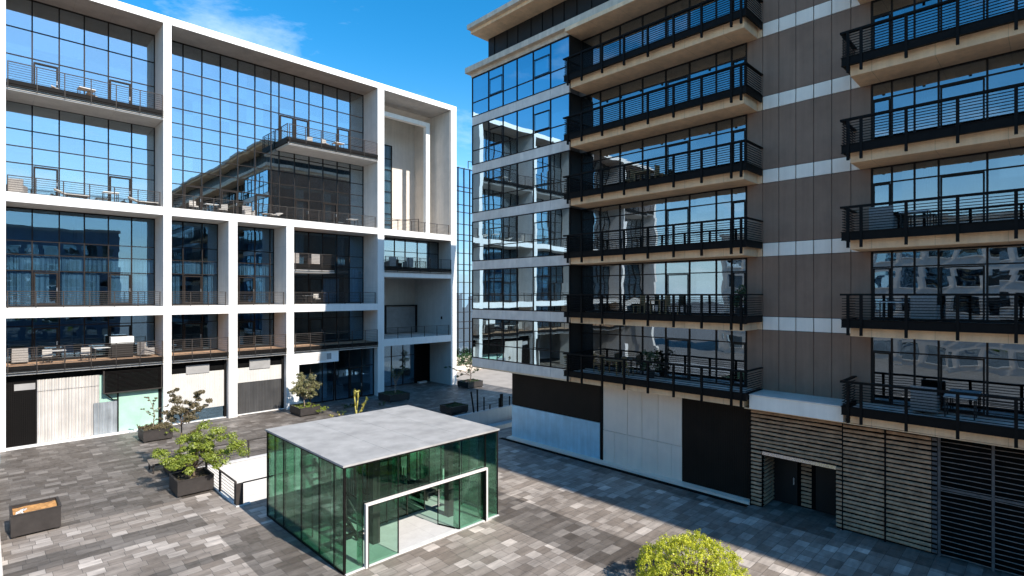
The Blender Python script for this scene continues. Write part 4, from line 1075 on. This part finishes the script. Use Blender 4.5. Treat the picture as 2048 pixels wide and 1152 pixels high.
def ground_plants(name, label, x0, x1, y0, y1, z, n, mat, seed, h=.22, leaf=.08, cat='plants', over=.1, cl=.13, kind=None):
    rnd = random.Random(seed); m = MB()
    for _ in range(n):
        x = rnd.uniform(x0 - over, x1 + over); y = rnd.uniform(y0 - over, y1 + over)
        zz = z + rnd.uniform(-.02, h) * (.6 + .6 * noise.noise(Vector((x * 2, y * 2, 0))))
        leaf_clump(m, (x, y, zz), cl * rnd.uniform(.6, 1.3), 26, leaf, rnd, .7, .5)
    o = m.build(name, mat); tag(o, label, cat); return o
ground_plants('heather', 'mixed heather and grass spilling over the planter in front of the green shop glass', 7.4, 8.95, 41.05, 42.6, .72, 90, 'leafbrown', 21, .28)
ground_plants('creeper', 'green trailing creeper hanging over the right end of the heather planter', 8.3, 9.2, 40.9, 41.2, .5, 16, 'leafpine', 22, .3)
ground_plants('ground_cover', 'bright ground cover around the olive tree stem in its planter', 17.7, 19.1, 41.35, 43.2, .60, 45, 'leafpine', 23, .12)
ground_plants('creeper', 'lime creeper hanging down the front right corner of the olive tree planter', 18.9, 19.8, 40.9, 41.6, .28, 22, 'leafpine', 24, .45)
ground_plants('ground_cover', 'dark ground cover around the thin vase shaped tree in its planter', 25.65, 27.5, 41.3, 43.1, .58, 55, 'leafdark', 25, .12)
ground_plants('ground_cover', 'dark ground cover under the crooked tree in the farthest planter', 35.0, 36.8, 41.8, 43.3, .58, 45, 'leafdark', 26, .16)
ground_plants('ground_cover', 'low dark plants filling the treeless planter by the fence posts', 26.5, 27.95, 33.6, 35.0, .54, 60, 'leafdark', 27, .16)
ground_plants('ground_cover', 'few dry tufts on the soil under the bright green pine', 6.7, 7.8, 28.9, 30.2, .66, 14, 'leafbrown', 28, .06, over=0)
ground_plants('low_shrub', 'flat dark shrub on the paving between the shop glass and the pavilion roof', 21.6, 23.0, 41.6, 42.4, .08, 26, 'leafdark', 29, .2)
ground_plants('low_shrub', 'small round shrub on the paving left of the vase tree planter', 24.3, 24.8, 40.6, 41.0, .1, 8, 'leafdark', 30, .2)
# bare bleached stump in the orange mulch, as the photo's pale lump
m = MB(); rnd = random.Random(5)
for k in range(7): leaf_clump(m, (1.05 + .02 * k, 29.0 + .05 * k, .83), .12, 10, .10, rnd, .4)
tag(m.build('dry_leaves', 'white2'), 'pale dry leaves lying on the orange mulch in the lower left planter', 'leaves')
# yellow stemmed plant behind the pavilion
rnd = random.Random(8); t = thing('yellow_plant', 'yellow fleshy stalked plant rising behind the pavilion roof edge', 'plant', (20.0, 36.9, 0))
m = MB(); c = MB()
for pts in (((0, 0, 0), V(.0, 0, .9), V(.1, 0, 1.6), V(.12, 0, 2.25)), ((0, 0, .3), V(-.1, 0, 1.2), V(-.15, 0, 1.9), V(-.1, 0, 2.3)), (V(.1, 0, .5), V(.5, 0, 1.1), V(.75, 0, 1.7)), (V(.3, 0, .7), V(.45, 0, .9), V(.5, 0, 1.25))):
    for a, b in zip(pts[:-1], pts[1:]): m.tube(a, b, .065, .05, 7)
    leaf_clump(c, pts[-1], .13, 26, .16, rnd, 1.3); leaf_clump(c, Vector(pts[-2]).lerp(Vector(pts[-1]), .5), .1, 14, .14, rnd, 1.3)
m.build('stalk', 'leafyellow', t, smooth=True); c.build('foliage', 'leafyellow', t)
ground_plants('creeper', 'thin yellow creeper tufts on the paving at the foot of the olive planter', 19.5, 21.0, 39.6, 40.6, .05, 10, 'leafyellow', 31, .15)

# rounded lime shrub in the foreground
rnd = random.Random(17)
t = thing('lime_shrub', 'large rounded lime green shrub in the foreground at the bottom of the photo', 'shrub', (16.0, 8.15, 0))
m = MB(); wd = MB()
def shr(d):
    """radius of the uneven dome in direction d"""
    q = 1 + .16 * noise.noise(d * 1.7 + Vector((3, 1, 5))) + .12 * noise.noise(d * 4.3)
    return Vector((d.x * 1.74 * q, d.y * 1.66 * q, .42 + max(-.3, math.copysign(abs(d.z) ** .8, d.z)) * 1.32 * q))
for k in range(3000):
    d = Vector((rnd.gauss(0, 1), rnd.gauss(0, 1), rnd.gauss(0, 1))); d.normalize()
    if d.z < -.35: continue
    lump = noise.noise(d * 6.5)
    p = shr(d) * (rnd.uniform(.86, .97) + .09 * lump); p.z = max(.12, p.z)
    leaf_clump(m, p, rnd.uniform(.06, .12), 16, .055, rnd, .9, .5)
for k in range(60):
    a = rnd.uniform(0, 6.28); q = rnd.uniform(.2, 1.0)
    e = shr(Vector((math.cos(a) * q, math.sin(a) * q, math.sqrt(max(0, 1 - q * q))))) * .82
    mid = Vector((e.x * .5, e.y * .5, e.z * .55)); wd.tube((rnd.uniform(-.1, .1), rnd.uniform(-.1, .1), 0), mid, .035, .022, 5, False); wd.tube(mid, e, .022, .008, 5, False)
wd.build('stem', 'bark', t); m.build('foliage', 'leaflime', t)

# timber lounger next to the bronze tree's planter
t = thing('outdoor_lounger', 'low weathered timber lounger with folded side left of the dark planters', 'lounger', (6.9, 34.4, 0))
m = MB(); prof = [(0, .62), (.25, .42), (.6, .36), (1.1, .40), (1.45, .52)]
for (a, za), (b, zb) in zip(prof[:-1], prof[1:]):
    n = 5
    for k in range(n):
        f0, f1 = k / n, (k + .8) / n
        m.bar((-.5, -1.0 + a + (b - a) * (f0 + f1) / 2, za + (zb - za) * (f0 + f1) / 2), (.5, -1.0 + a + (b - a) * (f0 + f1) / 2, za + (zb - za) * (f0 + f1) / 2), (b - a) / n * .8, .035)
m.build('slatted_seat', 'timbergrey', t)
for s in (-.46, .46):
    q = MB()
    for (a, za), (b, zb) in zip(prof[:-1], prof[1:]): q.bar((s, -1 + a, za - .06), (s, -1 + b, zb - .06), .05, .09)
    q.build('side_rail', 'planter', t)
for x in (-.44, .44):
    for y in (-.75, .25): B('leg', 'planter', t, (x - .03, x + .03, y - .03, y + .03, 0, .34))

# ---------------------------------------------------------------- balcony furniture
def mk_chair():
    t = thing('chair', 'x', 'chair')
    B('seat', 'cushion', t, (-.24, .24, -.23, .23, .40, .47)); B('backrest', 'cushion', t, (-.24, .24, .18, .25, .50, .88))
    for x in (-.21, .21):
        for y in (-.2, .2): B('leg', 'rail', t, (x - .018, x + .018, y - .018, y + .018, 0, .40))
    return t
def mk_table(mat='white2'):
    t = thing('table', 'x', 'table')
    B('tabletop', mat, t, (-.45, .45, -.35, .35, .70, .74))
    for x in (-.4, .4):
        for y in (-.3, .3): B('leg', 'rail', t, (x - .02, x + .02, y - .02, y + .02, 0, .70))
    return t
def mk_lounge():
    t = thing('sun_lounger', 'x', 'sun lounger')
    m = MB(); m.bar((0, -.95, .34), (0, .25, .34), .62, .07); m.bar((0, .25, .34), (0, .85, .62), .62, .07); m.build('mattress', 'cushion', t)
    for s in (-.3, .3): MB().bar((s, -.95, .28), (s, .3, .28), .04, .05).build('frame', 'rail', t)
    for s in (-.28, .28):
        for y in (-.8, .2): B('leg', 'rail', t, (s - .02, s + .02, y - .02, y + .02, 0, .26))
    return t
def mk_arm(mat='wicker'):
    t = thing('armchair', 'x', 'armchair')
    B('seat', 'cushion', t, (-.30, .30, -.30, .28, .28, .46)); B('backrest', mat, t, (-.38, .38, .28, .40, .12, 1.0))
    B('armrest', mat, t, (-.40, -.301, -.32, .279, .10, .62)); B('armrest', mat, t, (.301, .40, -.32, .279, .10, .62)); B('base', mat, t, (-.30, .30, -.31, .27, .08, .279))
    return t
protos = {}
def put(kind, mk, x, y, z, rz, label, group):
    if kind not in protos: protos[kind] = mk(); o = protos[kind]
    else: o = copy_tree(protos[kind])
    o.location = (x, y, z); o.rotation_euler = (0, 0, rz); o['label'] = label; o['group'] = group
    return o
GL = 'furniture on the balconies of the white building'; GR = 'furniture on the balconies of the brown building'
put('lounge', mk_lounge, 4.1, 46.5, 22.65, R(80), 'sun lounger on the highest balcony of the leftmost bay, left of the pair', GL)
put('lounge', mk_lounge, 5.9, 46.4, 22.65, R(95), 'sun lounger on the highest balcony of the leftmost bay, right of the pair', GL)
put('table', mk_table, 5.0, 46.0, 22.65, R(5), 'white table between the two loungers on the highest left balcony', GL)
put('arm', mk_arm, 1.6, 46.5, 15.84, R(160), 'armchair at the far left end of the second highest terrace in the leftmost bay', GL)
put('lounge', mk_lounge, 4.2, 46.2, 15.84, R(88), 'sun lounger on the second highest left terrace between the two doors', GL)
put('table', mk_table, 6.3, 45.9, 15.84, R(0), 'white table before the right hand door of the second highest left terrace', GL)
put('lounge', mk_lounge, 8.2, 46.2, 15.84, R(85), 'sun lounger at the right end of the second highest terrace in the leftmost bay', GL)
put('chair', mk_chair, 11.5, 46.3, 15.84, R(10), 'cream chair at the left end of the long terrace of the middle bay', GL)
put('table', mk_table, 12.7, 46.3, 15.84, R(0), 'white table at the left part of the long middle terrace', GL)
put('chair', mk_chair, 13.6, 46.4, 15.84, R(-40), 'cream chair right of the white table on the long middle terrace', GL)
put('lounge', mk_lounge, 17.3, 46.0, 15.84, R(-60), 'raised sun lounger in the middle of the long middle terrace', GL)
put('arm', mk_arm, 15.6, 46.7, 15.84, R(0), 'armchair left of the raised lounger on the long middle terrace', GL)
put('table', mk_table, 24.6, 46.2, 15.84, R(0), 'white table near the right end of the long middle terrace', GL)
put('chair', mk_chair, 22.0, 46.2, 22.65, R(20), 'cream chair on the projecting balcony of the middle bay', GL)
put('table', mk_table, 23.2, 46.2, 22.65, R(0), 'white table on the projecting balcony of the middle bay', GL)
put('chair', mk_chair, 20.6, 46.4, 22.65, R(-30), 'cream chair at the left of the projecting middle balcony', GL)
put('arm', mk_arm, 19.0, 46.2, 12.12, R(200), 'armchair at the left of the short balcony in the wide lower bay', GL)
put('arm', mk_arm, 20.9, 46.2, 12.12, R(180), 'armchair in the middle of the short balcony in the wide lower bay', GL)
put('table', mk_table, 20.2, 45.6, 8.74, R(0), 'white table on the terrace below the short balcony', GL)
put('chair', mk_chair, 21.2, 46.2, 8.74, R(0), 'cream chair beside the table on the terrace below the short balcony', GL)
put('arm', mk_arm, 1.7, 46.6, 5.12, R(180), 'armchair at the far left of the lowest balcony', GL)
put('table', mk_table, 3.5, 46.2, 5.12, R(0), 'white table left of centre on the lowest left balcony', GL)
put('chair', mk_chair, 3.0, 45.7, 5.12, R(170), 'cream chair beside the left table of the lowest left balcony', GL)
put('chair', mk_chair, 4.9, 45.7, 5.12, R(180), 'cream chair alone at the middle of the lowest left balcony', GL)
put('table', mk_table, 5.9, 46.4, 5.12, R(0), 'white table right of centre on the lowest left balcony', GL)
put('arm', mk_arm, 8.4, 46.0, 5.12, R(115), 'large armchair at the right end of the lowest left balcony', GL)
sb = thing('storage_box', 'tall box with a pale lid between table and armchair on the lowest left balcony', 'box', (7.0, 46.3, 5.12)); 
B('box', 'darkclad', sb, (-.62, .62, -.3, .3, 0, .98)); B('lid', 'white2', sb, (-.66, .66, -.34, .34, .981, 1.45))
put('arm', mk_arm, 28.6, 46.0, 12.22, R(180), 'armchair left on the upper balcony of the loggia bay', GL)
put('arm', mk_arm, 30.6, 46.0, 12.22, R(180), 'armchair in the middle of the upper loggia balcony', GL)
pos = [('lowest', 0), ('second', 1), ('third', 2), ('fourth', 3), ('fifth', 4)]
def mk_tw():
    t = thing('patio_table', 'x', 'table')
    m = MB()
    for k in range(7): m.box(-.5, .5, -.38 + k * .11, -.29 + k * .11, .70, .74)
    m.build('tabletop', 'wood', t)
    for x in (-.44, .44):
        for y in (-.3, .3): B('leg', 'wood', t, (x - .03, x + .03, y - .03, y + .03, 0, .70))
    return t
def mk_cw():
    t = thing('patio_chair', 'x', 'chair')
    m = MB()
    for k in range(5): m.box(-.24, .24, -.22 + k * .09, -.15 + k * .09, .42, .45)
    m.build('seat', 'wood', t)
    m = MB()
    for k in range(5): m.box(-.22 + k * .10, -.17 + k * .10, .21, .24, .46, .92)
    m.box(-.24, .24, .205, .245, .921, .97); m.build('backrest', 'wood', t)
    for x in (-.21, .21):
        for y in (-.2, .2): B('leg', 'wood', t, (x - .02, x + .02, y - .02, y + .02, 0, .42))
    return t
for lv, n in pos:
    z = slab(n) + .61
    if n in (0, 1, 3):
        y = {0: 17.2, 1: 14.6, 3: 15.2}[n]
        put('ptable', mk_tw, 24.8, y, z, R(90), 'slatted teak table on the %s balcony of the left stack, brown building' % lv, GR)
        put('pchair', mk_cw, 24.8, y + .95, z, R(180), 'teak chair left of the table on the %s balcony of the left stack' % lv, GR)
        put('pchair', mk_cw, 24.8, y - .95, z, R(0), 'teak chair right of the table on the %s balcony of the left stack' % lv, GR)
    if n in (0, 1, 2):
        y = {0: 3.4, 1: 3.4, 2: 4.7}[n]
        put('arm', mk_arm, 24.75, y, z, R(90), 'armchair on the %s balcony of the right stack' % lv, GR)
        put('table', mk_table, 24.8, y + .95 if n == 1 else y - 1, z, R(90), 'white table on the %s balcony of the right stack' % lv, GR)
# framed screen and potted plant on the right end of the second balcony of the left stack
t = thing('potted_plant', 'leafy potted plant at the right end of the second balcony of the left stack', 'plant', (24.7, 10.2, slab(1) + .61))
MB().tube((0, 0, 0), (0, 0, .42), .16, .21, 12).build('pot', 'planter', t)
m = MB(); rnd = random.Random(3)
for k in range(16): leaf_clump(m, (rnd.uniform(-.15, .15), rnd.uniform(-.15, .15), .55 + rnd.random() * .9), .16, 22, .12, rnd)
m.build('foliage', 'leafdark', t)
t = thing('potted_plant', 'broad potted plant in the middle of the lowest balcony of the left stack', 'plant', (24.9, 14.9, slab(0) + .61))
MB().tube((0, 0, 0), (0, 0, .42), .18, .24, 12).build('pot', 'planter', t)
m = MB(); rnd = random.Random(6)
for k in range(26): leaf_clump(m, (rnd.uniform(-.3, .3), rnd.uniform(-.5, .5), .5 + rnd.random() * .9), .2, 22, .12, rnd)
m.build('foliage', 'leafdark', t)

# ---------------------------------------------------------------- background
TW = thing('glass_tower', 'pale blue glass building seen in the gap between the two big buildings', 'building', (46, 56, 0))
m = MB(); x = 38.0
ty0 = 56.0
while x < 66: m.box(x - .035, x + .035, ty0 - .08, ty0 + .02, 1.3, 26.6); x += 1.02
zz = [1.3, 3.2, 5.0, 5.9, 7.2, 8.9, 9.7, 11.2, 12.8, 13.6, 15.1, 16.8, 17.6, 19.0, 20.6, 21.6, 23.4, 24.0, 26.5]
for z in zz: m.box(38, 66, ty0 - .05, ty0 + .02, z - .04, z + .04)
w_ = reparent(m.build('window', 'dkframe'), TW)
B('pane', 'glassT', w_, (38, 66, ty0 + .03, ty0 + .05, 1.3, 26.5))
P(TW, 'body', 'spandrel', (38, 66, ty0 + 1.5, ty0 + 14, 0, 26.2))
P(TW, 'base_wall', 'panelwhite', (38, 66, ty0 - .1, ty0 + .5, 0, 1.25))
m = MB().bar((46.8, 55.9, 26.6), (46.8, 55.9, 27.6), .08, .08).bar((46.8, 55.9, 27.6), (47.8, 55.9, 27.6), .08, .08); reparent(m.build('roof_davit', 'dkframe'), TW)
o = MB(); rnd = random.Random(2)
for k in range(700): leaf_clump(o, (rnd.uniform(38.5, 52), rnd.uniform(52.6, 53.8), rnd.uniform(.1, 1.9)), .28, 12, .16, rnd)
tag(o.build('hedge', 'hedge'), 'clipped green hedge at the foot of the pale glass building', 'hedge')
# warm sunlit service road beyond the passage
struct(B('road', mottled('pale_road_paving', (.36, .32, .28), .15, .8, .8), None, (38.2, 62, 30, 51.5, .004, .008)))
lwall = thing('boundary_wall', 'low pale wall with dark railing at the far side of the passage', 'wall', (50, 52, 0))
P(lwall, 'wall', 'panelwhite', (39, 62, 51.8, 52.0, 0, .7)); railing(lwall, 'x', 39, 62, 51.7, 0, 1.2, step=2.3, wires=3, mat='black')

# buildings around the square that the windows mirror
def plain_block(name, label, x0, x1, y0, y1, h, face, mat, wz=3.3, wx=3.0):
    t = thing(name, label, 'building', ((x0 + x1) / 2, (y0 + y1) / 2, 0))
    P(t, 'wall', mat, (x0, x1, y0, y1, 0, h)); P(t, 'parapet', 'cornice', (x0 - .3, x1 + .3, y0 - .3, y1 + .3, h, h + .6))
    for lvl in range(int(h / wz)):
        z = 1.0 + lvl * wz; m = MB(); g_ = MB()
        if face == 'y':
            x = x0 + .8
            while x + 2.2 < x1: g_.box(x, x + 2.2, y1 + .004, y1 + .03, z, z + 1.9); m.box(x - .1, x + 2.3, y1 + .004, y1 + .12, z - .12, z - .002); x += wx
        else:
            y = y0 + .8
            while y + 2.2 < y1: g_.box(x1 + .004, x1 + .03, y, y + 2.2, z, z + 1.9); m.box(x1 + .004, x1 + .12, y - .1, y + 2.3, z - .12, z - .002); y += wx
        w_ = reparent(m.build('sill', 'paleclad'), t); reparent(g_.build('window', 'glassT'), t)
    return t
plain_block('facing_building', 'blue grey block opposite the white building, seen only mirrored in its windows', -34, 21, -62, -46, 22.5, 'y', 'oppo')
plain_block('side_building', 'pale block closing the square on the left, outside the picture', -52, -38, -30, 40, 19, 'x', 'panelwhite')
